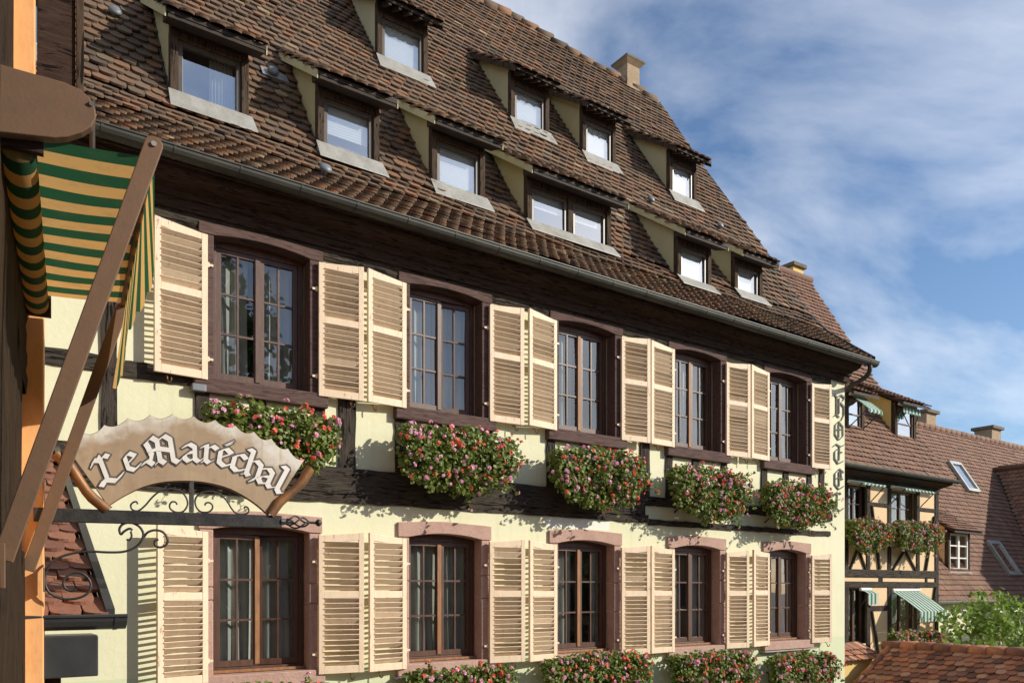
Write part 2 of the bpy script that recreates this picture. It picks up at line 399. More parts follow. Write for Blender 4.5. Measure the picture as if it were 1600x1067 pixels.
# timber framing
def part_box(name, mat, x0, x1, z0, z1, y0=-.02, y1=.06, parent=hotel, bevel=.006):
    return MB().box((x0, y0, z0), (x1, y1, z1)).build(name, mat, parent, bevel=bevel)
def rough_beam(name, x0, x1, z0, z1, y0, mat, parent=hotel, n=26, amp=.012):
    """hewn beam: front face with uneven edges"""
    mb = MB(); rings = []
    for i in range(n + 1):
        x = x0 + (x1 - x0) * i / n; j = lambda: random.uniform(-amp, amp)
        rings.append([(x, .03, z0 + j()), (x, y0 + j() * .5, z0 + j()), (x, y0 + j() * .7, (z0 + z1) / 2 + j()), (x, y0 + j() * .5, z1 + j()), (x, .03, z1 + j())])
    vs = [p for r_ in rings for p in r_]; fs = []
    for i in range(n):
        for k in range(4): fs.append((i * 5 + k, (i + 1) * 5 + k, (i + 1) * 5 + k + 1, i * 5 + k + 1))
    fs += [(4, 3, 2, 1, 0), tuple(n * 5 + k for k in range(5))]
    mb.add(vs, fs); return mb.build(name, mat, parent)
rough_beam('beam', .3, 8.42, 6.075, 6.37, -.045, MAT['beam'], n=60)
rough_beam('beam', .3, 8.50, 5.975, 6.085, -.03, MAT['beam'], n=60, amp=.008)
rough_beam('beam', 8.42, 13.15, 6.225, 6.365, -.03, MAT['beam'], n=40)
rough_beam('beam', 8.50, 13.10, 5.945, 6.03, -.026, MAT['beam'], n=40, amp=.008)
def vpost(x0, x1, z0, z1, y0=-.024):
    mb = MB(); n = 8; rr = []
    for i in range(n + 1):
        z = z0 + (z1 - z0) * i / n; j = lambda: random.uniform(-.008, .008)
        rr.append([(x0 + j(), .03, z), (x0 + j(), y0, z), (x1 + j(), y0, z), (x1 + j(), .03, z)])
    vs = [p for r_ in rr for p in r_]; fs = []
    for i in range(n):
        for k in range(3): fs.append((i * 4 + k, i * 4 + k + 1, (i + 1) * 4 + k + 1, (i + 1) * 4 + k))
    mb.add(vs, fs); return mb.build('post', MAT['post'], hotel)
for i, x in enumerate(OPEN):
    vpost(x - .17, x - .03, 6.36, 7.04); vpost(x + OW + .05, x + OW + .17, 6.36, 7.10)
    vpost(x + .42, x + .56, 6.36, 7.04)
vpost(3.62, 3.83, 6.36, 8.72); vpost(8.34, 8.53, 6.36, 8.72); vpost(12.78, 12.92, 6.36, 8.72)
vpost(1.21, 1.345, 6.36, 8.72)
for z0, z1, x0, x1 in ((8.17, 8.29, .3, 2.1), (7.08, 7.235, .3, 1.21), (7.06, 7.22, 1.345, 2.1)):
    rough_beam('beam', x0, x1, z0, z1, -.024, MAT['beam'], n=12, amp=.006)
rough_beam('beam', XL, 13.1, 8.70, 8.805, -.035, MAT['beam'], n=50, amp=.01)
rough_beam('beam', .3, 13.1, 8.675, 8.705, -.028, MAT['beam'], n=50, amp=.006)

# cornice under the gutter
def extrude_profile(prof, x0, x1):
    mb = MB(); n = len(prof)
    mb.add([(x0, y, z) for y, z in prof] + [(x1, y, z) for y, z in prof],
           [(i, i + 1, n + i + 1, n + i) for i in range(n - 1)] + [tuple(range(n)), tuple(range(2 * n - 1, n - 1, -1))]); return mb
extrude_profile([(.02, 8.80), (-.07, 8.80), (-.075, 8.90), (-.11, 8.91), (-.115, 8.965), (-.16, 8.98)] + [(-.16 - .17 * math.sin(a), 8.98 + .13 * (1 - math.cos(a))) for a in [k * math.pi / 12 for k in range(1, 7)]] + [(-.37, 9.115), (-.37, 9.175), (.02, 9.5)], XL, 13.62).build('cornice', MAT['cornice'], hotel)
# gutter: half round with joint bands
def gutter(name, p0, p1, r, mat, parent, outd=(0, -1, 0), bands=None):
    p0, p1, o = V(p0), V(p1), V(outd); up = V((0, 0, 1)); mb = MB(); arc = []
    for k in range(9):
        a = math.pi * k / 8; arc.append(o * -math.cos(a) * r + up * -math.sin(a) * r)
    arc = arc + [a * .93 for a in arc[::-1]]
    n = len(arc)
    mb.add([p0 + a for a in arc] + [p1 + a for a in arc], [(i, (i + 1) % n, n + (i + 1) % n, n + i) for i in range(n)] + [tuple(range(n)), tuple(range(2 * n - 1, n - 1, -1))])
    mb.tube([p0 + o * r, p1 + o * r], r * .13, 6)
    gobj = mb.build(name, mat, parent)
    if bands:
        d = (p1 - p0); L_ = d.length; d.normalize(); k = bands * .4
        while k < L_:
            b = MB(); arc2 = [o * -math.cos(math.pi * q / 8) * r * 1.05 + up * -math.sin(math.pi * q / 8) * r * 1.05 for q in range(9)]
            arc3 = [a * .96 for a in arc2[::-1]]; A = arc2 + arc3; m_ = len(A); c0 = p0 + d * k; c1 = c0 + d * .022
            b.add([c0 + a for a in A] + [c1 + a for a in A], [(i, (i + 1) % m_, m_ + (i + 1) % m_, m_ + i) for i in range(m_)] + [tuple(range(m_)), tuple(range(2 * m_ - 1, m_ - 1, -1))])
            b.build('gutter_bracket', mat, gobj); k += bands
    return gobj
gutter('gutter', (XL, -.47, 9.20), (13.80, -.47, 9.10), .088, MAT['gutter'], hotel, bands=.62)
MB().tube(spline([(13.62, -.47, 9.04), (13.63, -.46, 8.93), (13.64, -.36, 8.83), (13.66, .0, 8.70), (13.66, .12, 8.60), (13.66, .14, 8.4)], 5), .042, 10).build('downpipe', MAT['gutter'], hotel, True)
MB().tube([(13.66, .14, 8.4), (13.66, .14, .0)], .042, 10).build('downpipe', MAT['gutter'], hotel, True)

# ---- main roof
PROF = [(-.47, 9.17), (-.03, 9.5), (.48, 9.9), (.77, 10.21), (1.26, 10.9), (1.67, 11.55), (1.87, 11.87), (3.54, 14.33), (4.89, 16.44), (5.4, 17.24)]
def prof(y):
    for (a, b), (c, d) in zip(PROF, PROF[1:]):
        if y <= c: return b + (d - b) * (y - a) / (c - a)
    return 17.24
RX0, RX1 = XL, 13.78
def ridge_y(x): return 4.90 + max(0, min(.42, (13.7 - x) * .105)) + .03 * math.sin(x * 2.1)
def sag(u, y): x = RX0 + u; return .018 * math.sin(x * 1.3 + y) + .014 * math.sin(x * 3.1 - 2 * y)
mb = MB(); K = [p for p in PROF if p[0] < 4.9]
nx = 24
for i in range(nx):
    xa = RX0 + .02 + (RX1 - .04 - RX0) * i / nx; xb = RX0 + .02 + (RX1 - .04 - RX0) * (i + 1) / nx
    for k in range(len(K)):
        ya = K[k][0]; yb = K[k + 1][0] if k + 1 < len(K) else None
        ya1, yb1 = (yb, yb) if yb is not None else (ridge_y(xa), ridge_y(xb))
        mb.add([(xa, ya, prof(ya) - .035), (xb, ya, prof(ya) - .035), (xb, yb1, prof(yb1) - .035), (xa, ya1, prof(ya1) - .035)], [(0, 1, 2, 3)])
    ra, rb = ridge_y(xa), ridge_y(xb)
    mb.add([(xa, ra, prof(ra) - .035), (xb, rb, prof(rb) - .035), (xb, 10.9, 8.9), (xa, 10.9, 8.9)], [(0, 1, 2, 3)])
roof = mb.build('roof', MAT['deck'], hotel)

# dormers (measured from the photograph): x0, x1, y front, z base, height, window kind
DORM = [('D', .13, 1.02, .94, 10.45, .79, 1), ('D', 2.036, 2.91, .947, 10.45, .80, 1), ('D', 3.745, 4.585, .914, 10.40, .79, 1), ('D', 5.36, 6.22, .915, 10.38, .80, 1),
        ('D', 6.87, 8.50, .788, 10.22, .71, 2), ('D', 9.80, 10.62, .606, 10.01, .72, 1), ('D', 11.445, 12.22, .78, 10.20, .65, 1),
        ('U', 5.42, 6.31, 2.718, 13.08, .84, 1), ('U', 7.835, 8.66, 2.571, 12.87, .80, 1), ('U', 9.35, 10.16, 2.48, 12.73, .82, 1), ('U', 11.48, 12.25, 2.386, 12.60, .80, 1)]
def in_dormer(x, y):
    for _, a, b, yf, z0, h, k in DORM:
        if a + .06 < x < b - .06 and y > yf + .03:
            if prof(y) < z0 + h + .15 + .70 * (y - yf): return True
    return False
def rscore(p):
    x, y, d = proj(p)
    vis = -20 < x < 1620 and -20 < y < 1000 and x > 150
    return d + (0 if vis else 100)
roof_tiles(roof, (RX0, 0, 0), (1, 0, 0), (0, 1, 0), PROF, RX1 - RX0, MAT['tile'], MAT['tile_o'], 300, w_=.172, e=.157,
           clip=lambda u, y, z: y < ridge_y(RX0 + u) - .05 and not in_dormer(RX0 + u, y), zoff=sag, names='tile', score=rscore)
# ridge tiles
x = RX0 + .1
rt = MB(); k = 0
ridge_mesh = MB().tube([(0, 0, 0), (.42, 0, .0)], .10, 10, taper=[.095, .112]).mesh('ridge_tile', MAT['tile_o'], True)
while x < RX1 - .3:
    y = ridge_y(x); z = prof(y)
    link('ridge_tile', ridge_mesh, roof, None, M.Translation((x, y, z - .015 + random.uniform(-.012, .012))) @ M.Rotation(random.uniform(-.03, .03), 4, 'Z')); x += .36
# verge strip along the right-hand gable
vp = [(RX1 + .005, y, prof(y) - .005) for y in [p[0] for p in PROF if p[0] < 4.9]] + [(RX1 + .005, 4.9, prof(4.9))]
mb = MB()
for a, b in zip(vp, vp[1:]): mb.add([V(a) + V((-.02, 0, .05)), V(b) + V((-.02, 0, .05)), V(b) + V((-.02, 0, -.12)), V(a) + V((-.02, 0, -.12)), V(a) + V((.02, 0, .05)), V(b) + V((.02, 0, .05)), V(b) + V((.02, 0, -.12)), V(a) + V((.02, 0, -.12))], [(0, 1, 2, 3), (7, 6, 5, 4), (0, 4, 5, 1), (3, 2, 6, 7)])
mb.build('verge_strip', MAT['black'], roof)

# dormers
def dormer(parent, x0, x1, yf, z0, h, kind, upper, blind, S=.70, roofmat='tile', cheekmat='cheek', ov=.27):
    d = MB(); zt = z0 + h; pw = .085
    yb = yf + .62
    # posts, head and cross sill form the front frame
    d.box((x0, yf, z0 + .02), (x0 + pw, yf + .10, zt)); d.box((x1 - pw, yf, z0 + .02), (x1, yf + .10, zt))
    d.box((x0 + pw, yf + .004, zt - .075), (x1 - pw, yf + .10, zt)); d.box((x0 + pw, yf + .004, z0 + .02), (x1 - pw, yf + .1, z0 + .075))
    if kind == 2: d.box(((x0 + x1) / 2 - .05, yf + .002, z0 + .075), ((x0 + x1) / 2 + .05, yf + .1, zt - .075))
    root = d.build('dormer', MAT['dormerwood'], parent, bevel=.006)
    # cheeks: triangle between front post and main roof
    ymeet = yf
    RZ = .15
    while prof(ymeet) < zt + RZ + S * (ymeet - yf) and ymeet < yf + 3: ymeet += .02
    MB().box((x0 + .004, yf + .012, zt + .001), (x1 - .004, yf + .1, zt + RZ)).build('frieze_board', MAT['soffit'], root)
    for xx, dx in ((x0 + .02, .03), (x1 - .02, -.03)):
        pl = [(xx, yf + .101, z0 - .2), (xx, yf + .101, zt + RZ + S * .1), (xx, ymeet, prof(ymeet)), (xx, ymeet, prof(ymeet) - .2)]
        MB().prism(pl, (dx, 0, 0)).build('cheek', MAT[cheekmat], root)
        # flashing along the foot of the cheek
    for xx in (x0 - .012, x1 - .0):
        fl = MB(); n = 6; yy = [yf + .1 + (ymeet - yf - .1) * i / n for i in range(n + 1)]
        for a, b in zip(yy, yy[1:]): fl.hexa([(xx, a, prof(a) - .02), (xx + .012, a, prof(a) - .02), (xx + .012, b, prof(b) - .02), (xx, b, prof(b) - .02), (xx, a, prof(a) + .055), (xx + .012, a, prof(a) + .055), (xx + .012, b, prof(b) + .055), (xx, b, prof(b) + .055)])
        fl.build('flashing', MAT['black'], root)
    # roof slab
    xa, xb = x0 - .10, x1 + .12; ya = yf - ov
    za = zt + .03 + RZ + S * (ya - yf); yt = ymeet + .06; zt2 = zt + .03 + RZ + S * (yt - yf)
    MB().hexa([(xa, ya, za), (xb, ya, za), (xb, yt, zt2), (xa, yt, zt2), (xa, ya, za + .05), (xb, ya, za + .05), (xb, yt, zt2 + .05), (xa, yt, zt2 + .05)]).build('roof_slab', MAT['soffit'], root)
    # rake boards on both sides
    for xx in (xa - .012, xb):
        MB().hexa([(xx, ya + .01, za - .05), (xx + .012, ya + .01, za - .05), (xx + .012, yt, zt2 - .05), (xx, yt, zt2 - .05), (xx, ya + .01, za + .055), (xx + .012, ya + .01, za + .055), (xx + .012, yt, zt2 + .055), (xx, yt, zt2 + .055)]).build('rake_board', MAT['cheek'] if not upper else MAT['dormerwood'], root)
    if upper:
        n = 5
        for i in range(n):
            xr = x0 + (x1 - x0) * (i + .5) / n
            MB().hexa([(xr - .025, ya + .02, za - .035), (xr + .025, ya + .02, za - .035), (xr + .025, yf + .008, zt + .07), (xr - .025, yf + .008, zt + .07), (xr - .025, ya + .02, za), (xr + .025, ya + .02, za), (xr + .025, yf + .008, zt + .15), (xr - .025, yf + .008, zt + .15)]).build('rafter_end', MAT['dormerwood'], root)
    else:
        MB().hexa([(xa + .02, ya + .01, za - .04), (xb - .02, ya + .01, za - .04), (xb - .02, yf - .002, zt + .03), (xa + .02, yf - .002, zt + .03), (xa + .02, ya + .01, za - .001), (xb - .02, ya + .01, za - .001), (xb - .02, yf - .002, zt + .14), (xa + .02, yf - .002, zt + .14)]).build('soffit_board', MAT['soffit'], root)
    L = math.hypot(yt - ya, zt2 - za)
    roof_tiles(root, (xa - .03, 0, 0), (1, 0, 0), (0, 1, 0), [(ya - .05, za + .055 - S * .05), (yt + .02, zt2 + .055 + S * .02)], xb - xa + .06, MAT[roofmat], names='tile', rnd=1.4,
               clip=lambda u, y, z: z > prof(y) - .03)
    # lead apron on the main roof
    a0 = prof(yf) ; ap = MB()
    ap.hexa([(x0 - .015, yf - .05, z0 - .075), (x1 + .02, yf - .05, z0 - .075), (x1 + .02, yf + .02, z0 - .075), (x0 - .015, yf + .02, z0 - .075), (x0 - .015, yf - .04, z0 + .055), (x1 + .02, yf - .04, z0 + .055), (x1 + .02, yf + .02, z0 + .06), (x0 - .015, yf + .02, z0 + .06)])
    yl = yf - .16
    ap.hexa([(x0 - .03, yl, prof(yl) + .080), (x1 + .06, yl, prof(yl) + .080), (x1 + .04, yf - .0, prof(yf) + .11), (x0 - .02, yf - .0, prof(yf) + .11), (x0 - .03, yl, prof(yl) + .090), (x1 + .06, yl, prof(yl) + .090), (x1 + .04, yf, prof(yf) + .11), (x0 - .02, yf, prof(yf) + .125)])
    ap.build('lead_apron', MAT['lead'], root)
    # windows
    cells = [(x0 + pw, x1 - pw)] if kind == 1 else [(x0 + pw, (x0 + x1) / 2 - .05), ((x0 + x1) / 2 + .05, x1 - pw)]
    for (a, b) in cells:
        za_, zb_ = z0 + .075, zt - .075; f = MB(); yv = yf + .03; t = .055
        f.box((a + .004, yv, za_ + .003), (a + t, yv + .05, zb_ - .003)); f.box((b - t, yv, za_ + .003), (b - .004, yv + .05, zb_ - .003))
        f.box((a + t, yv + .002, za_ + .003), (b - t, yv + .05, za_ + t)); f.box((a + t, yv + .002, zb_ - t), (b - t, yv + .05, zb_ - .003))
        f.build('window_frame', MAT['pvc'], root, bevel=.004)
        if x0 < 2.5: MB().box((a + t, yv - .012, za_ + t - .018), (b - t, yv - .0005, za_ + t + .004)).build('window_bead', MAT['white'], root)
        yg = yv + .025; tl = random.uniform(-.006, .006)
        MB().add([(a + t, yg, za_ + t), (b - t, yg + tl, za_ + t), (b - t, yg + tl + .004, zb_ - t), (a + t, yg + .004, zb_ - t)], [(0, 1, 2, 3)]).build('pane', MAT['skyglass'], root)
        MB().add([(a + .01, yv + .3, za_ - .0), (b - .01, yv + .3, za_ - .0), (b - .01, yv + .3, zb_ + .0), (a + .01, yv + .3, zb_ + .0)], [(0, 1, 2, 3)]).build('room_backing', MAT['dark'], root)
        if blind > 0:
            zbot = zb_ - (zb_ - za_) * blind
            MB().box((a + .02, yv + .07, zbot), (b - .02, yv + .075, zb_ - .01)).build('blind', MAT['blind'], root)
        else:
            c = MB(); n = 30
            vs = []
            for i in range(n + 1):
                xx = (a + b) / 2 + .02 + (b - t - (a + b) / 2 - .02) * i / n; yy = yv + .12 + .018 * math.sin(i * 1.5)
                vs += [(xx, yy, za_ + .01), (xx, yy, zb_ - .02)]
            c.add(vs, [(2 * i, 2 * i + 2, 2 * i + 3, 2 * i + 1) for i in range(n)]).build('curtain_fold', MAT['curtain'], root, True)
    return root
BL = [0, 0, .62, .95, .45, .97, .97, .97, 1, 1, 1]
for (kd, a, b, yf, z0, h, k), bl in zip(DORM, BL):
    dormer(hotel, a, b, yf, z0, h, k, kd == 'U', bl)
# roof vents
def on_roof(px, py):
    lo, hi = -1.0, 5.3
    for _ in range(40):
        m_ = (lo + hi) / 2
        if onY(px, py, m_).z > prof(m_): lo = m_
        else: hi = m_
    return onY(px, py, lo)
def vent(px, py, flash=False):
    p = on_roof(px, py); o = MB()
    n = V((0, -.82, .57)); o.tube([p, p + n * .09], .035, 10)
    vs = [p + n * (.075 + q[0]) for q in ((0,), (.025,), (.045,), (.057,))]
    o.tube(vs, .1, 14, taper=[.072, .076, .055, .015])
    r_ = o.build('roof_vent', MAT['grey'], hotel, True)
    if flash:
        MB().obox(p + V((.03, 0, .0)) + n * .05, V((.17, 0, 0)), V((0, .57, .82)) * .09, n * .006).build('vent_flashing', MAT['zinc'], r_)
for q in ((178, 30, 0), (424, 122, 1), (505, 274, 0), (1013, 318, 0), (1121, 358, 0)): vent(*q)
# chimney
cx0, cx1, cy0, cy1 = 12.75, 13.14, 4.92, 5.27
cm_ = MB().box((cx0, cy0, 15.2), (cx1, cy1, 17.06)).build('chimney', MAT['chimney'], hotel, bevel=.01)
MB().hexa([(cx0 + .005, cy0 + .005, 17.05), (cx1 - .005, cy0 + .005, 17.05), (cx1 - .005, cy1 - .005, 17.05), (cx0 + .005, cy1 - .005, 17.05), (cx0 - .09, cy0 - .09, 17.15), (cx1 + .09, cy0 - .09, 17.15), (cx1 + .09, cy1 + .09, 17.15), (cx0 - .09, cy1 + .09, 17.15)]).build('chimney_corbel', MAT['chimney'], cm_)
MB().box((cx0 - .095, cy0 - .095, 17.152), (cx1 + .095, cy1 + .095, 17.20)).build('chimney_cap', MAT['concrete'], cm_)
MB().box((cx0 - .02, cy0 - .02, 15.9), (cx1 + .02, cy1 + .02, 16.42)).build('chimney_flashing', MAT['zinc'], cm_)

# ---- windows of the hotel
def arch_poly(x0, x1, zs_, zc, n=12):
    """points of a segmental arch from (x0,zs_) over crown zc to (x1,zs_)"""
    hw = (x1 - x0) / 2; r = zc - zs_; Rr = (hw * hw + r * r) / (2 * r); cx_ = (x0 + x1) / 2; cz = zc - Rr
    a0 = math.asin(hw / Rr)
    return [(cx_ + Rr * math.sin(-a0 + 2 * a0 * k / n), cz + Rr * math.cos(-a0 + 2 * a0 * k / n)) for k in range(n + 1)]
def casement(parent, x0, x1, z0, z1, yw, rise, ajar=0.0, worn=False):
    """fixed frame with arched head, two sashes of 2x3 panes"""
    w_ = MB(); t = .05
    w_.box((x0, yw, z0), (x0 + t, yw + .07, z1 - rise)); w_.box((x1 - t, yw, z0), (x1, yw + .07, z1 - rise)); w_.box((x0 + t, yw + .002, z0), (x1 - t, yw + .07, z0 + .05))
    hd = .045
    ap = arch_poly(x0 + .001, x1 - .001, z1 - rise, z1 - .003)
    pl = [(x, yw + .001, z) for x, z in ap] + [(x1 - .001, yw + .001, z1 - rise - hd), (x0 + .001, yw + .001, z1 - rise - hd)]
    w_.prism(pl, (0, .068, 0))
    win = w_.build('window', MAT['frame'], parent, bevel=.003)
    if worn is not None: MB().box((x0 - .0, yw - .06, z0 - .002), (x1, yw - .001, z0 + .028)).build('sill_board', MAT['frame_worn'], win, bevel=.004)
    sx0, sx1, sz0, sz1 = x0 + t + .004, x1 - t - .004, z0 + .055, z1 - rise - hd - .002
    mid = (sx0 + sx1) / 2
    for side in (0, 1):
        a, b = (sx0, mid + .012) if side == 0 else (mid + .016, sx1)
        # sash built in local coordinates hinged on its outer stile
        hinge = a if side == 0 else b; s = 1 if side == 0 else -1; W = b - a; H = sz1 - sz0
        st = .052; m_ = MB(); th = .042
        def bx(u0, u1, v0, v1, y0=0, y1=th): m_.box((s * u0, y0, v0), (s * u1, y1, v1))
        bx(0, st, 0, H); bx(W - st, W, 0, H); bx(st, W - st, .001, st + .015, .001); bx(st, W - st, H - st, H - .001, .001)
        iw = W - 2 * st; ih = H - 2 * st - .015; mu = .022
        bx(st + iw / 2 - mu / 2, st + iw / 2 + mu / 2, st + .015, H - st, .004, th - .006)
        for k in (1, 2):
            zc = st + .015 + ih * k / 3
            bx(st, st + iw / 2 - mu / 2, zc - mu / 2, zc + mu / 2, .006, th - .008); bx(st + iw / 2 + mu / 2, W - st, zc - mu / 2, zc + mu / 2, .006, th - .008)
        ang = ajar * (1 if side == 1 else .15) * s
        mw = M.Translation((hinge, yw + .012, sz0)) @ M.Rotation(ang, 4, 'Z')
        sash = link('sash', m_.mesh('sash', MAT['frame']), win, None, mw)
        if side == 0:
            pv = MB().box((s * (W - st * .8), -.012, .02), (s * (W + .01), -.0005, H - .02)).mesh('meeting_strip', MAT['frame_worn' if worn == 2 else 'frame'])  # some strips: worn orange wood whose paler colour also paints in a sunlit highlight
            link('meeting_strip', pv, win, None, mw)
        pw_, ph_ = iw / 2 - mu / 2, ih / 3 - mu
        pm = MB().add([(0, 0, 0), (s * pw_, 0, 0), (s * pw_, 0, ph_), (0, 0, ph_)], [(0, 1, 2, 3) if s == 1 else (3, 2, 1, 0)]).mesh('pane', MAT['glass'])
        for i in range(2):
            for k in range(3):
                lo = M.Translation((s * (st + i * (iw / 2 + mu / 2)), th / 2, st + .015 + k * (ih / 3) + (mu / 2 if k else 0))) @ M.Rotation(random.gauss(0, .012), 4, 'Z') @ M.Rotation(random.gauss(0, .010), 4, 'X')
                link('pane', pm, win, None, mw @ lo)
    return win
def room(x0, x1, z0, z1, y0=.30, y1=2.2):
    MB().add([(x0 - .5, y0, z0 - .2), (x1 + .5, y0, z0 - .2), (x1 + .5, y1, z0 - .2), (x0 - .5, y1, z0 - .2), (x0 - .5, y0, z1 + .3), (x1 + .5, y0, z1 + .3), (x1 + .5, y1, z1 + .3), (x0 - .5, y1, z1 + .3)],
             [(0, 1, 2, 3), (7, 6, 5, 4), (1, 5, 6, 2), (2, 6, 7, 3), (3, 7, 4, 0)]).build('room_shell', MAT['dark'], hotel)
ORD = ['fifth', 'fourth', 'third', 'second', 'nearest']
def where(i, row):
    return f'{row} window next to the blackletter lettering' if i == 4 else f'{ORD[i]} {row} window from the blackletter lettering'
def curtain(x0, x1, z0, z1, y, label, mode):
    mb = MB(); spans = {'both': [(x0, x0 + (x1 - x0) * .42), (x1 - (x1 - x0) * .40, x1)], 'full': [(x0, x1)], 'left': [(x0, x0 + (x1 - x0) * .45), (x1 - (x1 - x0) * .16, x1)]}[mode]
    for a, b in spans:
        n = max(12, int((b - a) * 90)); vs = []; ph = random.random() * 6; rows = 5
        for i in range(n + 1):
            for r_ in range(rows):
                q = r_ / (rows - 1)
                xx = a + (b - a) * i / n; yy = y + (.018 + .014 * (1 - q)) * math.sin(i * .62 + ph + .5 * math.sin(i * .21)) + .012 * math.sin(i * .23 + ph + q)
                vs.append((xx + .01 * math.sin(i + 3 * q), yy, z0 + (z1 - z0) * q))
        fs = [(i * rows + r_, (i + 1) * rows + r_, (i + 1) * rows + r_ + 1, i * rows + r_ + 1) for i in range(n) for r_ in range(rows - 1)]
        mb.add(vs, fs)
    o = mb.build('curtain', MAT['curtain'], None, True); tag(o, label, 'curtain', 'curtains behind the hotel windows')
UM = ['both', 'full', 'left', 'full', 'both']; LM = ['full', 'full', 'left', 'both', 'both']
for i, x in enumerate(OPEN):
    x1 = x + OW
    # upper: painted timber surround with shallow arch
    c = casement(hotel, x + .03, x1 - .03, UZ0 + .005, UZ1 + .005, .13, .05, ajar=[.0, .10, .0, .0, .0][i], worn=2 if i in (2, 3) else 1)
    crown = UZ1 - .002; ap = arch_poly(x + .0, x1, UZ1 - .052, crown)
    pl = [(x - .14, -.05, UZ1 + .065)] + [(x - .14, -.05, UZ1 - .052)] + [(a, -.05, b) for a, b in ap] + [(x1 + .14, -.05, UZ1 - .052), (x1 + .14, -.05, UZ1 + .068), ((x + x1) / 2, -.05, UZ1 + .085)]
    sr = MB().prism(pl, (0, .29, 0)).build('window_surround', MAT['surround'], hotel, bevel=.008)
    for a, b in ((x - .13, x + .012), (x1 - .012, x1 + .13)):
        MB().box((a, -.045, UZ0 - .02), (b, .13, UZ1 - .054)).build('jamb', MAT['surround'], sr, bevel=.008)
    rough = MB().box((x - .19, -.085, UZ0 - .145), (x1 + .19, .2, UZ0 + .012)).build('sill', MAT['surround'], sr, bevel=.012)
    room(x, x1, UZ0, UZ1)
    curtain(x + .06, x1 - .06, UZ0 + .06, UZ1 - .08, .27, 'white curtain hanging behind the ' + where(i, 'upper'), UM[i])
    # lower: pink sandstone surround
    c = casement(hotel, x + .02, x1 - .02, LZ0 + .02, LZ1 + .005, .14, .055, ajar=[.20, .0, .03, .0, .0][i], worn=2 if i in (0, 1, 2) else 1)
    ap = arch_poly(x + .0, x1, LZ1 - .06, LZ1 - .003)
    pl = [(x - .14, -.035, LZ1 + .112)] + [(x - .14, -.035, LZ1 - .06)] + [(a, -.035, b) for a, b in ap] + [(x1 + .14, -.035, LZ1 - .06), (x1 + .14, -.035, LZ1 + .118), ((x + x1) / 2 + .1, -.035, LZ1 + .142), ((x + x1) / 2 - .1, -.035, LZ1 + .145)]
    sr = MB().prism(pl, (0, .29, 0)).build('window_surround', MAT['sandstone'], hotel, bevel=.008)
    for a, b in ((x - .13, x + .010), (x1 - .010, x1 + .13)):
        cuts = [LZ0, LZ0 + random.uniform(.5, .8), LZ0 + random.uniform(.9, 1.1), LZ1 - .063]
        for z0, z1 in zip(cuts, cuts[1:]):
            MB().box((a, -.03 + random.uniform(-.004, .004), z0 + .004), (b, .14, z1 - .004)).build('jamb_stone', MAT['sandstone'], sr, bevel=.010)
    MB().box((x - .16, -.075, LZ0 - .13), (x1 + .16, .2, LZ0 + .012)).build('sill', MAT['sandstone'], sr, bevel=.012)
    MB().box((x - .2, -.11, LZ0 - .155), (x1 + .2, .0, LZ0 - .138)).build('flashing_strip', MAT['lead'], sr)
    room(x, x1, LZ0, LZ1)
    curtain(x + .05, x1 - .05, LZ0 + .13, LZ1 - .08, .28, 'white curtain hanging behind the ' + where(i, 'lower'), LM[i])
MB().box((2.02, -.10, 7.0), (2.16, .0, 7.075)).build('junction_box', MAT['grey'], hotel, bevel=.01)
# ---- shutters
def shutter_mesh(W, H, s):
    m_ = MB(); th = .036; st = .062
    def bx(u0, u1, v0, v1, y0=0, y1=th): m_.box((s * u0, -y1, v0), (s * u1, -y0, v1))
    bx(0, st, 0, H - .045); bx(st, W - st, .001, .085, .002, th - .002); bx(st, W - st, H * .535, H * .535 + .075, .002, th - .002)
    drop = .05
    m_.hexa([(s * (W - st), -th, 0), (s * W, -th, 0), (s * W, 0, 0), (s * (W - st), 0, 0), (s * (W - st), -th, H - .006), (s * W, -th, H), (s * W, 0, H), (s * (W - st), 0, H - .006)])
    m_.hexa([(s * st, -th + .002, H - .13), (s * (W - st), -th + .002, H - .09), (s * (W - st), -.002, H - .09), (s * st, -.002, H - .13), (s * st, -th + .002, H - .045), (s * (W - st), -th + .002, H - .007), (s * (W - st), -.002, H - .007), (s * st, -.002, H - .045)])
    me = m_.mesh('shutter', MAT['shutter']); return me
def slat_mesh(W):
    a = R(43); d = .040; m_ = MB()
    ay = V((0, -math.cos(a), math.sin(a))) * d; az = V((0, math.sin(a), math.cos(a))) * .0042
    m_.obox((0, -.018, 0), (W / 2, 0, 0), ay, az); return m_.mesh('slat', MAT['shutter'])
SW = .52
SL = slat_mesh(SW - .124 + .004); SH = {}
hook_me = MB().tube(spline([(0, 0, 0), (0, -.05, -.01), (0, -.06, -.04), (.012, -.07, -.075), (.03, -.085, -.06), (.03, -.09, -.03)], 4), .007, 6).mesh('shutter_hook', MAT['rust'])
hinge_me = MB().tube([(0, 0, -.025), (0, 0, .025)], .013, 8).box((-.05, -.006, -.012), (.05, .006, .012)).mesh('hinge', MAT['shutter'])
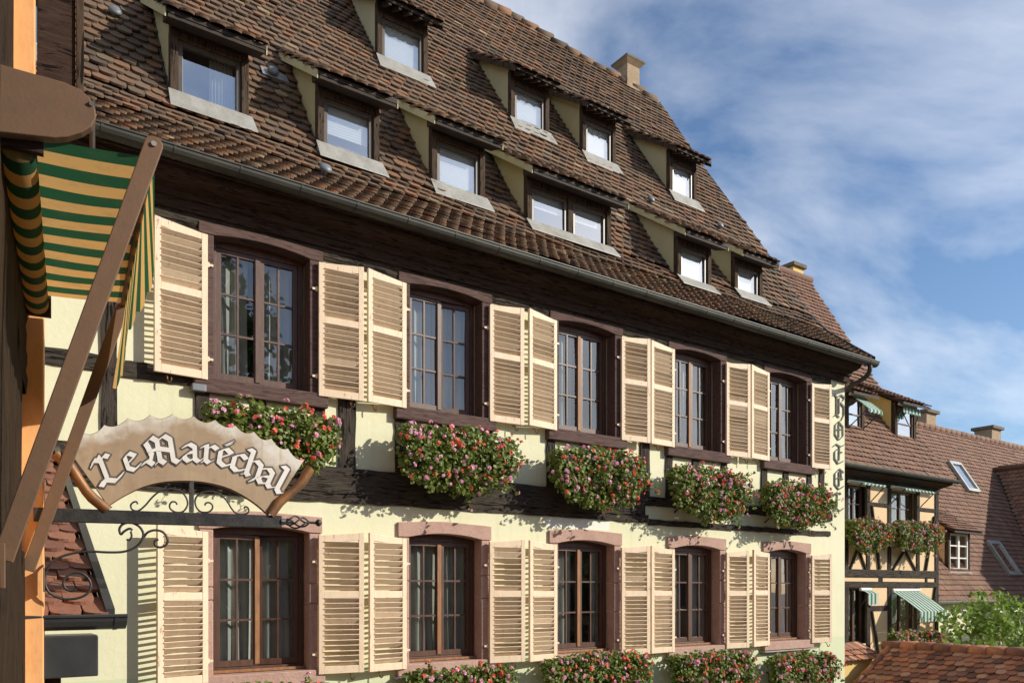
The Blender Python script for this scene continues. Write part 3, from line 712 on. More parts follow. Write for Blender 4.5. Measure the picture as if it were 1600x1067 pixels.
def shutter(x, z0, H, s, ang, detail):
    key = (round(H, 3), s)
    if key not in SH: SH[key] = shutter_mesh(SW, H, s)
    mw = M.Translation((x, -.062, z0)) @ M.Rotation(-s * ang, 4, 'Z')
    o = link('shutter', SH[key], hotel, None, mw)
    bv = o.modifiers.new('bevel', 'BEVEL'); bv.width = .004; bv.segments = 2; bv.limit_method = 'ANGLE'
    zsl = [.085 + (k + .5) * (H * .535 - .085) / 13 for k in range(13)] + [H * .535 + .075 + (k + .5) * (H * .465 - .075 - .10) / 8 for k in range(8)]
    zsl = [z + random.gauss(0, .0015) for z in zsl]
    if detail:
        for z in zsl:
            link('slat', SL, o, None, mw @ M.Translation((s * SW / 2, 0, z)) @ M.Rotation(random.gauss(0, .05) if random.random() < .9 else random.uniform(-.3, .2), 4, 'X') @ M.Rotation(random.gauss(0, .008), 4, 'Y'))
    else:
        mb = MB()
        for z in zsl:
            for_me = SL
            mm = M.Translation((s * SW / 2, 0, z)) @ M.Rotation(random.gauss(0, .05), 4, 'X') @ M.Rotation(random.gauss(0, .006), 4, 'Y')
            mb.add([mm @ v.co for v in SL.vertices], [tuple(p.vertices) for p in SL.polygons])
        q = link('slats', mb.mesh('slats', MAT['shutter']), o, None, mw); tag(q, kind='stuff')
    for hz in (.22, H - .34): link('hinge', hinge_me, o, None, M.Translation((x - s * .015, -.062, z0 + hz)))
    link('shutter_hook', hook_me, o, None, M.Translation((x + s * (.36 + random.uniform(-.06, .1)), -.03, z0 - .005)))
cnt = 0
for i, x in enumerate(OPEN):
    for row, z0, H in (('u', 7.125, 1.525), ('l', 4.045, 1.585)):
        for s in (-1, 1):
            hx = x - .065 if s == -1 else x + OW + .075
            ang = R(random.uniform(3, 7))
            if row == 'l' and i == 0 and s == -1: ang = R(13)
            if row == 'l' and s == -1 and i in (1, 2, 4): ang = R(9)
            if row == 'u' and s == -1 and i in (2,): ang = R(8)
            shutter(hx, z0 + random.uniform(-.008, .008), H, s, ang, i < 4)

# ---- blackletter writing: broad-nib strokes
GL = {
 'L': [[(0, 5.5), (.7, 6.7), (1.6, 6.3)], [(1.6, 7.3), (1.75, 6.0), (1.6, 1.3)], [(1.6, 6.2), (2.7, 7.2), (3.3, 6.6)], [(.1, .5), (1.2, 1.2), (2.8, .2), (4.4, 1.4)], [(.1, .5), (.8, .0)]],
 'e': [[(.6, 4.2), (.6, 1.1), (1.6, .25), (2.9, 1.3)], [(.6, 4.2), (1.6, 5.0), (2.6, 4.0), (.9, 2.5)]],
 'é': [[(.6, 4.2), (.6, 1.1), (1.6, .25), (2.9, 1.3)], [(.6, 4.2), (1.6, 5.0), (2.6, 4.0), (.9, 2.5)], [(1.5, 6.3), (2.3, 7.2)], [(1.7, 6.2), (2.1, 6.5)]],
 'a': [[(.4, 4.1), (1.5, 4.95), (2.4, 4.2), (2.4, .95), (3.0, .25), (3.7, .9)], [(2.4, 2.9), (1.3, 2.55), (.55, 1.75), (.55, 1.0), (1.2, .25), (2.4, 1.2)]],
 'r': [[(.0, 4.3), (.8, 4.9), (.8, .85), (.3, .4)], [(.8, .85), (1.4, .25), (1.9, .8)], [(.8, 3.9), (1.9, 4.95), (2.7, 4.2)]],
 'c': [[(2.7, 4.1), (1.8, 4.95), (.6, 4.0), (.6, 1.05), (1.5, .25), (2.8, 1.2)]],
 'h': [[(-.1, 7.2), (.7, 6.9), (.7, .9), (.2, .4)], [(.7, .9), (1.2, .3)], [(.7, 3.9), (1.8, 4.95), (2.8, 4.1), (2.8, .9), (1.9, -.8)]],
 'l': [[(-.1, 7.2), (.8, 6.9), (.8, 1.0), (1.5, .25), (2.2, 1.0)]],
 'M': [[(.0, .5), (.9, 1.2), (1.7, .2)], [(1.3, 1.0), (1.7, 2.5), (1.3, 4.6), (1.0, 5.6), (2.1, 6.9), (2.9, 6.0), (2.9, 1.2), (2.3, .4)], [(2.9, 5.9), (4.2, 7.1), (5.1, 6.1), (5.1, 1.0), (5.8, .25), (6.5, 1.0)], [(2.9, 1.1), (3.6, .3)], [(1.6, 3.5), (3.0, 4.0), (5.0, 3.4)]],
 'H': [[(.0, 6.2), (.9, 7.0), (1.5, 6.2), (1.5, 1.2), (.6, .3)], [(1.5, 1.0), (2.3, .3)], [(1.5, 3.8), (2.8, 4.8), (4.0, 3.8), (4.0, 1.3), (3.1, -.5)], [(1.5, 6.1), (3.0, 7.2), (4.2, 6.6), (3.7, 5.6)], [(2.3, 6.0), (2.3, 1.4)]],
 'O': [[(2.3, 7.1), (.7, 5.6), (.6, 2.0), (2.1, .3)], [(2.1, 7.0), (3.9, 5.4), (4.0, 2.0), (2.3, .3)], [(2.2, 6.2), (2.2, 1.2)], [(1.0, 3.8), (3.6, 4.4)]],
 'T': [[(.1, 6.0), (1.3, 7.0), (3.0, 6.3), (4.3, 7.1)], [(2.0, 5.5), (.7, 4.3), (.7, 1.8), (2.1, .3), (4.0, 1.4)], [(2.6, 6.3), (2.4, 1.5)], [(2.4, 4.4), (3.6, 4.4)]],
 'E': [[(4.0, 6.1), (2.4, 7.1), (.7, 5.4), (.7, 1.8), (2.2, .3), (4.0, 1.5)], [(.9, 3.6), (2.2, 4.2), (3.7, 3.8)], [(2.3, 6.2), (2.3, 1.4)], [(2.9, 6.2), (3.2, 4.2)]],
}
def glyph(ch, nib, grow, org, ax, ay, nrm, unit, name, mat, parent, thick, drop=0.0, xs_=1.0):
    """sweep a broad nib held at 40 degrees along the strokes of a letter"""
    mb = MB(); a = R(40); o = V((math.cos(a), math.sin(a), 0)) * (nib / 2 + grow); p_ = V((-math.sin(a), math.cos(a), 0)) * (.07 + grow)
    width = max(q[0] for st in GL[ch] for q in st)
    k = 0
    for st in GL[ch]:
        P = [V(((q[0] - width / 2) * xs_, q[1], 0)) for q in st]
        for i in range(len(P) - 1):
            A, B = P[i], P[i + 1]
            cs = [A - o - p_, A + o - p_, A + o + p_, A - o + p_, B - o - p_, B + o - p_, B + o + p_, B - o + p_]
            # convex hull of both nib marks
            pts = sorted(set((round(c.x, 4), round(c.y, 4)) for c in cs))
            def half(ps):
                h = []
                for q in ps:
                    while len(h) > 1 and (h[-1][0] - h[-2][0]) * (q[1] - h[-2][1]) - (h[-1][1] - h[-2][1]) * (q[0] - h[-2][0]) <= 0: h.pop()
                    h.append(q)
                return h[:-1]
            hull = half(pts) + half(pts[::-1])
            off = thick + k * .00025; k += 1
            mb.prism([org + ax * (q[0] * unit) + ay * (q[1] * unit) + nrm * (off + drop) for q in hull], nrm * -off)
    return mb.build(name, mat, parent)
MAT['ink'] = pbr('black_letter_paint', (.035, .034, .028), (.06, .055, .04), 9, .7, .1, 40)
MAT['letter'] = pbr('white_letter_paint', (.78, .76, .72), (.70, .67, .62), 8, .6, .1, 40)
MAT['letter_edge'] = pbr('dark_letter_outline', (.07, .06, .055), (.12, .10, .09), 9, .6, 0)
lz = [8.12, 7.71, 7.27, 6.80, 6.41]; lh = [.45, .37, .39, .41, .36]
for ch, z, h in zip('HOTEL', lz, lh):
    glyph(ch, .66, 0, V((13.36, -.012, z)), V((1, 0, 0)), V((0, 0, 1)), V((0, -1, 0)), h / 7.4, 'letter', MAT['ink'], hotel, .006, 0, 1.5)

# ================================================================= FLOWER BOXES
def leaf_blob(mb, c, rad, n, size, shell=.45, squash=None, droop=0):
    for _ in range(n):
        while True:
            d = V((random.uniform(-1, 1), random.uniform(-1, 1), random.uniform(-1, 1)))
            if shell < d.length < 1: break
        p = c + V((d.x * rad[0], d.y * rad[1], d.z * rad[2]))
        nrm = (V((d.x, d.y - .5, d.z + .5)).normalized() + V((random.gauss(0, .5), random.gauss(0, .5), random.gauss(0, .5)))).normalized()
        t = nrm.orthogonal().normalized(); t = (t * math.cos(1) + nrm.cross(t) * random.uniform(-1, 1)).normalized(); b = nrm.cross(t)
        s = size * random.uniform(.6, 1.25)
        mb.add([p - t * s * .5, p - t * s * .15 + b * s * .45 + nrm * s * .12, p + t * s * .4 + b * s * .32 + nrm * s * .05, p + t * s * .55, p + t * s * .4 - b * s * .32 + nrm * s * .05, p - t * s * .15 - b * s * .45 + nrm * s * .12],
               [(0, 1, 2, 3), (0, 3, 4, 5)])
def head(mb, p, out, r):
    """a geranium head: a loose ball of small five-sided florets"""
    for _ in range(7):
        d = (out + V((random.gauss(0, .6), random.gauss(0, .6), random.gauss(0, .6)))).normalized(); q = p + d * r * .65
        t = d.orthogonal().normalized(); b = d.cross(t); s = r * random.uniform(.42, .62); a0 = random.random() * 6
        mb.add([q + (t * math.cos(a0 + k * 1.2566) + b * math.sin(a0 + k * 1.2566)) * s + d * s * .25 for k in range(5)] + [q], [(k, (k + 1) % 5, 5) for k in range(5)])
def flower_box(x0, x1, zt, zb, y, label, group, dens=1.0, seed=0, leaf=.05, lean=0):
    random.seed(900 + seed)
    L = x1 - x0; c = V(((x0 + x1) / 2, y, (zt + zb) / 2)); H = zt - zb
    root = empty('flower_box', (c.x, y, zb)); tag(root, label, 'flower box', group)
    tw = .09; zt_ = zt - H * .42
    t = MB(); bx0, bx1 = x0 + L * .12, x1 - L * .12
    t.hexa([(bx0 + .02, y - tw * .8, zt_ - .17), (bx1 - .02, y - tw * .8, zt_ - .17), (bx1 - .02, y + tw * .8, zt_ - .17), (bx0 + .02, y + tw * .8, zt_ - .17), (bx0, y - tw, zt_), (bx1, y - tw, zt_), (bx1, y + tw, zt_), (bx0, y + tw, zt_)])
    t.box((bx0 - .01, y - tw - .012, zt_ - .02), (bx1 + .01, y - tw, zt_ + .004)); t.box((bx0 - .01, y + tw, zt_ - .02), (bx1 + .01, y + tw + .012, zt_ + .004))
    t.build('trough', MAT['soffit'], root)
    br = MB()
    for q in (.2, .8):
        bx_ = bx0 + (bx1 - bx0) * q; br.bar((bx_, y - tw, zt_ - .185), (bx_, -.0 + (y + .27), zt_ - .185), .03, .012); br.bar((bx_, y + tw * .5, zt_ - .185), (bx_, y + .27, zt_ - .34), .03, .012)
    br.build('bracket', MAT['iron'], root)
    lf, pk, rd = MB(), MB(), MB(); nc = max(6, int(L * 9))
    cl = []
    for i in range(nc):
        q = (i + .5) / nc; ed = 1 - abs(2 * q - 1) ** 2.6
        cx_ = x0 + L * (.06 + .88 * q) + random.uniform(-.03, .03)
        top = zt - H * random.uniform(.18, .26) + lean * (q - .5); bot = zb + H * (.20 + .25 * (1 - ed)) + random.uniform(-.04, .06) + lean * (q - .5)
        cl.append((V((cx_, y - .03 + random.uniform(-.05, .03), top)), (.13, .16, H * .20 * (0.6 + .4 * ed)), 115))
        cl.append((V((cx_, y - .10 + random.uniform(-.07, .05), (top + bot) / 2)), (.14, .16, H * .25), 135))
        cl.append((V((cx_ + random.uniform(-.05, .05), y - .09 + random.uniform(-.05, .05), bot)), (.12, .12, H * .17), int(90 * (.35 + .65 * ed))))
    for p, r_, n in cl: leaf_blob(lf, p, r_, int(n * dens), leaf, .3)
    for p, r_, n in cl:
        for _ in range(random.choice((1, 2, 3, 3))):
            d = V((random.uniform(-1, 1), -abs(random.gauss(.8, .4)), random.uniform(-.5, 1))).normalized()
            h = p + V((d.x * r_[0] * 1.15, d.y * r_[1] * 1.2, d.z * r_[2] * 1.25)); rr = random.uniform(.024, .039)
            head(rd if random.random() < .25 + .5 * ((h.x - x0) / L) else pk, h, d, rr)
            if random.random() < .6: lf.bar(p, h, .005, .005)
    for p, r_, n in random.sample(cl, min(len(cl), int(14 * L))):      # stray shoots that break the outline
        d = V((random.uniform(-1, 1), -random.uniform(.3, 1), random.uniform(-1.1, .9))).normalized(); pts = [p]
        for k in range(3): pts.append(pts[-1] + d * random.uniform(.07, .11) + V((0, 0, -.012 * k)))
        lf.tube(pts, .003, 4)
        for q in pts[1:]: leaf_blob(lf, q, (.045, .045, .04), 5, leaf * .85, .1)
        if random.random() < .6: head(rd if random.random() < .5 else pk, pts[-1] + d * .02, d, random.uniform(.022, .034))
    tag(lf.build('foliage', MAT['geranium'], root), kind='stuff')
    tag(pk.build('pink_blossoms', MAT['pink'], root), kind='stuff'); tag(rd.build('red_blossoms', MAT['red'], root), kind='stuff')
    return root
GU = 'flower boxes under the hotel windows'
UBX = [(305, 540, 615, 752, -.1), (615, 803, 662, 782, 0), (850, 1004, 696, 797, 0), (1040, 1161, 724, 820, 0), (1186, 1290, 750, 830, 0)]
YB = -.27
for i, (pa, pb, ya, yb, ln) in enumerate(UBX):
    A, B = onY(pa, (ya + yb) / 2, YB), onY(pb, (ya + yb) / 2, YB); mid = (pa + pb) / 2
    zt, zb = onY(mid, ya, YB - .05).z, onY(mid, yb, YB - .1).z
    if i == 0: zt, zb = 6.92, 6.18; A.x -= .0; B.x -= .05
    lab = 'red and pink geranium box below the ' + where(i, 'upper')
    flower_box(A.x, B.x, zt, zb, YB, lab, GU, seed=i, lean=0)
LBX = [(330, 500, 1062, 1200), (622, 800, 1036, 1165), (840, 1010, 1014, 1130), (1040, 1172, 1014, 1112), (1192, 1297, 1016, 1100)]
for i, (pa, pb, ya, yb) in enumerate(LBX):
    A, B = onY(pa, (ya + yb) / 2, YB), onY(pb, (ya + yb) / 2, YB); mid = (pa + pb) / 2
    zt, zb = onY(mid, ya, YB - .05).z, onY(mid, yb, YB - .1).z
    flower_box(A.x, B.x, zt, max(zb, zt - .8), YB, 'pink and red geranium box below the ' + where(i, 'lower'), GU, seed=20 + i)
random.seed(5)

# ================================================================= LEFT-HAND HOUSE, AWNING, HANGING SIGN
def camw(u, ww, z): return V((CS * u + SN * ww, -8.55 - SN * u + CS * ww, z))
ES = V((CS * .8755 + SN * .4833, -SN * .8755 + CS * .4833, 0)); EL = V((CS * -.4833 + SN * .8755, SN * .4833 + CS * .8755, 0)); EZ = V((0, 0, 1))
P0 = camw(-1.79, 2.9, 0)
def LW(s, l, z): return P0 + ES * s + EL * l + EZ * z
def onL(px, py, l): return onP(px, py, P0 + EL * l, EL)
def lbox(mb, s0, s1, l0, l1, z0, z1):
    return mb.hexa([LW(s0, l0, z0), LW(s1, l0, z0), LW(s1, l1, z0), LW(s0, l1, z0), LW(s0, l0, z1), LW(s1, l0, z1), LW(s1, l1, z1), LW(s0, l1, z1)])
house = empty('timber_house', LW(-1.5, 0, 0)); tag(house, 'orange house with black weathered timbers carrying the awning and hanging sign', 'house')
lbox(MB(), -4, -.08, -6, 2.15, 0, 10.5).build('wall', MAT['orange'], house)
MAT['black_timber'] = timber('black_cracked_timber', (.012, .008, .005), (.072, .042, .024), axis='Z', st=1)
lbox(MB(), -.12, .03, 1.95, 2.2, 0, 6.62).build('corner_post', MAT['orange'], house, bevel=.006)
for l0, l1, z0, z1, s1 in ((-.9, 1.5, 0, 6.95, -.055), (1.56, 1.86, 0, 5.2, -.055), (-1.2, .86, 6.9, 10.4, -.058), (1.1, 1.9, 6.1, 6.7, -.05)):
    m_ = MB(); n = 14; ring = []
    for k in range(n + 1):
        z = z0 + (z1 - z0) * k / n; j = lambda: random.uniform(-.014, .014)
        ring.append([LW(-.1, l0 + j(), z), LW(s1 + j() * .4, l0 + j(), z), LW(s1 + j() * .6, (l0 + l1) / 2 + j(), z), LW(s1 + j() * .4, l1 + j(), z), LW(-.1, l1 + j(), z)])
    m_.add([p for r_ in ring for p in r_], [(k * 5 + q, k * 5 + q + 1, (k + 1) * 5 + q + 1, (k + 1) * 5 + q) for k in range(n) for q in range(4)]); m_.build('timber', MAT['black_timber'], house)
lbox(MB(), -.1, .02, .98, 1.06, 7.15, 10.4).build('window_post', MAT['orange'], house, bevel=.005)
sh = lbox(MB(), .021, .188, 1.2, 1.235, 7.48, 10.4).build('boarded_panel', MAT['cornice'], house, bevel=.004)
lbox(MB(), .190, .226, 1.185, 1.235, 7.42, 10.4).build('panel_edge', MAT['dormerwood'], sh, bevel=.004)
MB().tube([LW(.27, 1.5, 7.2), LW(.27, 1.5, 7.65)], .014, 8).build('pipe_stub', MAT['soffit'], house)
mb = MB(); pts = [onL(x, y, -.08) for x, y in ((-40, 88), (0, 100), (60, 117), (100, 128), (125, 139), (140, 152), (149, 170), (150, 185), (143, 198), (128, 207), (105, 214), (85, 215.5), (45, 211), (0, 206), (-40, 203))]
bd = mb.prism(pts, EL * .045).build('awning_end_board', MAT['brownpaint'], house, bevel=.004)
MB().tube([onL(143, 162, -.09), onL(143, 162, -.078)], .008, 8).build('screw', MAT['zinc'], bd)

# ---- awning
ROLLZ, FRONTS, FRONTZ, AL = 6.60, .44, 6.68, 1.83
aw = empty('awning', LW(0, .9, ROLLZ)); tag(aw, 'green and ochre striped roller awning on brown arms, fixed to the timbered house', 'awning')
def stripemat(name, c1, c2, period, duty=.5, axis=EL, org=P0, trans=.45, wave=None):
    m, t, b = newmat(name); g = N(t, 'ShaderNodeNewGeometry')
    sb = N(t, 'ShaderNodeVectorMath', operation='SUBTRACT'); t.links.new(g.outputs['Position'], sb.inputs[0]); sb.inputs[1].default_value = org
    dt = N(t, 'ShaderNodeVectorMath', operation='DOT_PRODUCT'); t.links.new(sb.outputs[0], dt.inputs[0]); dt.inputs[1].default_value = axis
    dvv = N(t, 'ShaderNodeMath', operation='DIVIDE'); t.links.new(dt.outputs['Value'], dvv.inputs[0]); dvv.inputs[1].default_value = period
    fr = N(t, 'ShaderNodeMath', operation='FRACT'); t.links.new(dvv.outputs[0], fr.inputs[0])
    lt = N(t, 'ShaderNodeMath', operation='LESS_THAN'); t.links.new(fr.outputs[0], lt.inputs[0]); lt.inputs[1].default_value = duty
    col = mixc(t, lt.outputs[0], c1, c2)
    col = mixc(t, ramp(t, noise(t, pos(t), 9, 7, .7), [(.5, 0), (.8, .35)]), col, (.16, .12, .06))
    t.links.new(col, b.inputs['Base Color']); b.inputs['Roughness'].default_value = .85
    tr = N(t, 'ShaderNodeBsdfTranslucent'); t.links.new(col, tr.inputs[0])
    ms = N(t, 'ShaderNodeMixShader'); ms.inputs[0].default_value = trans
    t.links.new(b.outputs[0], ms.inputs[1]); t.links.new(tr.outputs[0], ms.inputs[2]); t.links.new(ms.outputs[0], t.nodes['Material Output'].inputs[0]); return m
MAT['awning'] = stripemat('awning_cloth', (.72, .43, .15), (.022, .10, .045), .205, .5, trans=.6)
MB().tube([LW(0, l, ROLLZ) for l in (0, .6, 1.2, AL)], .058, 20).build('roller', MAT['awning'], aw, True)
lbox(MB(), -.08, .08, -.03, -.004, ROLLZ - .02, ROLLZ + .10).build('roller_bracket', MAT['cornice'], aw)
lbox(MB(), -.08, .07, AL + .004, AL + .04, ROLLZ - .06, ROLLZ + .06).build('roller_bracket', MAT['cornice'], aw)
mb = MB(); n, k = 14, 8; vs = []
for i in range(n + 1):
    for j in range(k + 1):
        q = j / k; s = .03 + (FRONTS - .03) * q; z = ROLLZ + .052 + (FRONTZ - ROLLZ - .052) * q - .008 * math.sin(math.pi * q) + .004 * math.sin(i * .9 + q * 3)
        vs.append(LW(s, .01 + (AL - .02) * i / n, z))
mb.add(vs, [(i * (k + 1) + j, (i + 1) * (k + 1) + j, (i + 1) * (k + 1) + j + 1, i * (k + 1) + j + 1) for i in range(n) for j in range(k)]); mb.build('cloth', MAT['awning'], aw, True)
mb = MB(); vs = []; n = 90
for i in range(n + 1):
    l = .0 + AL * i / n
    drop = .33 + .035 * abs(math.sin(math.pi * l / .23)) + .17 * (l / AL)
    for j in range(5):
        q = j / 4; vs.append(LW(FRONTS + .012 + q * .02 * math.sin(l * 5) - .075 * q * (l / AL) ** 2, l, FRONTZ - q * drop))
mb.add(vs, [(i * 5 + j, (i + 1) * 5 + j, (i + 1) * 5 + j + 1, i * 5 + j + 1) for i in range(n) for j in range(4)]); mb.build('valance', MAT['awning'], aw, True)
MB().tube([LW(FRONTS, -.03, FRONTZ), LW(FRONTS, AL + .03, FRONTZ)], .016, 8).build('front_bar', MAT['brownpaint'], aw, True)
for l, pz in ((-.045, 5.10), (AL + .045, 5.10)):
    a, b = LW(-.045, l, pz), LW(FRONTS + .005, l, FRONTZ + .02); d = (b - a).normalized(); x_ = EL; y_ = d.cross(x_)
    arm = MB().obox((a + b) / 2, x_ * .012, y_ * .033, (b - a) / 2); 
    arm.tube([b - x_ * .0119, b + x_ * .0119], .034, 16)
    ao = arm.build('arm', MAT['brownpaint'], aw, bevel=.004)
    MB().tube([b - x_ * .02, b - x_ * .005], .010, 8).build('bolt', MAT['zinc'], ao)
    pl_ = MB(); 
    lbox(pl_, -.058, -.035 if l < 0 else .036, l - .03, l - .016, pz - .10, pz + .06) if l < 0 else lbox(pl_, .0305, .038, l - .03, l + .05, pz - .12, pz + .02)
    pl_.build('wall_bracket', MAT['brownpaint'], ao, bevel=.003)

# ---- hanging sign
SP = LW(.02, 1.90, 0); SNRM = EL * -1      # plane of the sign, facing back along the wall
def onS(px, py, off=0): return onP(px, py, SP + SNRM * off, EL)
def cp(x, y): return (60 + x * .3125, 600 + y * .3125)
sign = empty('hanging_sign', SP + EZ * 5.4); tag(sign, 'arched beige hanging sign with white blackletter lettering on an iron bracket', 'sign')
cusps = [(130, 300), (228, 247), (330, 205), (448, 172), (560, 155), (672, 150), (777, 161), (885, 179), (985, 207), (1078, 238), (1165, 272), (1248, 322), (1330, 376)]
top = []
for a, b in zip(cusps, cusps[1:]):
    for k in range(6):
        q = k / 6; x = a[0] + (b[0] - a[0]) * q; y = a[1] + (b[1] - a[1]) * q
        top.append((x, y + 22 * math.sin(math.pi * q) ** .8))
top.append(cusps[-1])
bot = spline([(1150, 652, 0), (1075, 588, 0), (960, 522, 0), (840, 490, 0), (740, 482, 0), (630, 487, 0), (530, 510, 0), (435, 553, 0), (350, 606, 0)], 4)
poly = [onS(*cp(*q)) for q in top] + [onS(*cp(q.x, q.y)) for q in bot]
def mm_(t, v, d):
    k = N(t, 'ShaderNodeMath', operation='DIVIDE'); t.links.new(v, k.inputs[0]); k.inputs[1].default_value = d; return k.outputs[0]
def signmat():
    m, t, b = newmat('weathered_sign_paint'); p = pos(t)
    sp = N(t, 'ShaderNodeSeparateXYZ'); t.links.new(N(t, 'ShaderNodeNewGeometry').outputs['Position'], sp.inputs[0])
    col = mixc(t, ramp(t, noise(t, p, 4, 6, .6), [(.35, 0), (.7, 1)]), (.34, .24, .155), (.43, .315, .21))
    # airbrushed pale clouds along the outer rim, as painted
    cen = onS(*cp(735, 1010)); rim = (onS(*cp(735, 150)) - cen).length
    sb = N(t, 'ShaderNodeVectorMath', operation='DISTANCE'); t.links.new(N(t, 'ShaderNodeNewGeometry').outputs['Position'], sb.inputs[0]); sb.inputs[1].default_value = cen
    rr = ramp(t, mm_(t, sb.outputs['Value'], rim), [(.80, 0), (.99, .42)])
    cl = N(t, 'ShaderNodeMath', operation='ADD'); t.links.new(rr, cl.inputs[0]); t.links.new(noise(t, pos(t, (1, 1, 1.3)), 3.6, 5, .55), cl.inputs[1])
    col = mixc(t, ramp(t, cl.outputs[0], [(.70, 0), (.95, .95)]), col, (.68, .65, .59))
    col = mixc(t, ramp(t, noise(t, pos(t, (9, 9, .7)), 4, 5, .6), [(.54, 0), (.72, .6)]), col, (.44, .35, .21))
    col = mixc(t, ramp(t, noise(t, p, 9, 8, .7), [(.52, 0), (.70, .6)]), col, (.27, .19, .12))
    t.links.new(col, b.inputs['Base Color']); b.inputs['Roughness'].default_value = .5; return m
MAT['sign'] = signmat()
pn = MB().prism(poly, EL * .02).build('panel', MAT['sign'], sign)
poly2 = [q + EL * .021 for q in poly]
MB().prism([p + EZ * .006 for p in poly2[:len(top)]] + [p - EZ * .006 for p in poly2[len(top):]], EL * .012).build('panel_backing', MAT['rust'], pn)
for a, b in (((90, 345), (345, 632)), ((1155, 652), (1362, 422))):
    A, B = onS(*cp(*a)), onS(*cp(*b)); ax_ = (B - A).normalized(); side = ax_.cross(SNRM)
    if (a[0] < 500) == (side.dot(ES) > 0): side = -side
    # rolled-up edge of the sheet: spiral section
    m_ = MB(); sec = []
    for k in range(15):
        th_ = -1.2 + k * .42; r_ = .040 - k * .0014; sec.append((math.cos(th_) * r_, math.sin(th_) * r_))
    rows = []
    for q in (0, .25, .5, .62, .75, 1):
        wv = 1 + .08 * math.sin(q * 9); c_ = A + (B - A) * q - side * .012 * math.sin(q * 7)
        rows.append([c_ + side * u * wv + SNRM * v * wv for u, v in sec])
    nn = len(sec); m_.add([p for r_ in rows for p in r_], [(i * nn + k, i * nn + k + 1, (i + 1) * nn + k + 1, (i + 1) * nn + k) for i in range(len(rows) - 1) for k in range(nn - 1)])
    m_.build('rolled_edge', MAT['rust'], pn, True)
LET = [('L', 372, 492, 22, 18.5), ('e', 478, 434, 18, 17), ('M', 622, 402, 9, 17.5), ('a', 768, 391, 2, 17), ('r', 850, 398, -4, 17), ('é', 922, 414, -9, 17), ('c', 985, 438, -14, 17), ('h', 1052, 466, -18, 17), ('a', 1124, 508, -24, 16.5), ('l', 1190, 545, -27, 17)]
for ch, x, y, rot, un in LET:
    o = onS(*cp(x, y)); e1 = onS(*cp(x + 10, y)); sc = (e1 - o).length / 10
    ax_ = ES * math.cos(R(rot)) + EZ * math.sin(R(rot)); ay_ = EZ * math.cos(R(rot)) - ES * math.sin(R(rot))
    lo = glyph(ch, 1.38, 0, o, ax_, ay_, SNRM, un * sc * (1.14 if ch != 'M' else 1.22), 'letter', MAT['letter'], pn, .0015, .0042, 1.42)
    glyph(ch, 1.38, .40, o, ax_, ay_, SNRM, un * sc * (1.14 if ch != 'M' else 1.22), 'letter_outline', MAT['letter_edge'], pn, .0006, .0004, 1.42)
# bracket
A, B = onS(68, 804), onS(440, 815); bz = .030
bb = MB().bar(A - ES * .05, B, .028, .080).build('bracket_bar', MAT['iron'], sign, bevel=.004)
tip = onS(476, 815.5); end = onS(500, 816)
MB().tube([B - ES * .005, B + (tip - B) * .3, B + (tip - B) * .5], .02, 8, taper=[.026, .012, .010]).build('finial_stem', MAT['iron'], bb)
c0, c1 = onS(444, 815), onS(483, 816)
for k in range(4):
    pts = []
    for i in range(17):
        q = i / 16; a = k * math.pi / 2 + q * 3.6; r_ = .036 * math.sin(math.pi * q) ** .8 + .004
        pts.append(c0 + (c1 - c0) * q + SNRM * math.cos(a) * r_ + EZ * math.sin(a) * r_)
    MB().tube(pts, .006, 6).build('twisted_rod', MAT['iron'], bb, True)
MB().tube([c1, c1 + ES * .05], .009, 8).build('finial_stem', MAT['iron'], bb)
kn = c1 + ES * .062
MB().tube([kn + ES * (-.024 + .048 * i / 8) for i in range(9)], .02, 12, taper=[.024 * math.sin(math.pi * (i + .35) / 8.7) + .001 for i in range(9)]).build('finial_knob', MAT['iron'], bb, True)
for a, b in (((765, 486), (765, 640)),):
    MB().bar(onS(*cp(*a), -.015), onS(*cp(*b), -.015), .022, .03, up=(0, 1, 0)).build('strut', MAT['iron'], sign)
def scroll(pts, r, off=-.0, k=6): return MB().tube([onS(*cp(p.x, p.y), off) for p in spline([(x, y, 0) for x, y in pts], k)], r, 7).build('scroll', MAT['iron'], sign, True)
scroll([(497, 600), (490, 588), (475, 590), (462, 605), (470, 627), (500, 632), (535, 605), (565, 570), (600, 540), (645, 524), (700, 530), (735, 560), (746, 600), (725, 635), (690, 640), (662, 625), (656, 605), (668, 588), (686, 590), (694, 602)], .0055)
scroll([(832, 606), (838, 594), (855, 592), (870, 605), (868, 625), (845, 640), (810, 636), (788, 610), (785, 575), (810, 545), (855, 535), (900, 545), (940, 580), (965, 620), (990, 645), (1025, 650), (1050, 640), (1050, 620), (1035, 612), (1028, 622)], .0055)
scroll([(470, 730), (455, 722), (430, 735), (412, 750), (405, 722), (425, 698), (465, 693), (505, 712), (525, 750), (510, 790), (475, 820), (420, 838), (340, 840), (250, 836), (160, 848), (80, 880), (38, 940), (35, 1000), (60, 1045), (120, 1072), (190, 1070), (245, 1045), (262, 1000), (240, 960), (195, 940), (150, 955), (125, 985), (135, 1020), (165, 1032), (190, 1022)], .0075)
scroll([(440, 775), (455, 778), (466, 760), (462, 735)], .006)
scroll([(528, 765), (545, 742), (580, 730), (620, 738), (645, 770), (640, 800), (610, 815), (585, 805), (582, 785), (600, 775)], .0075)

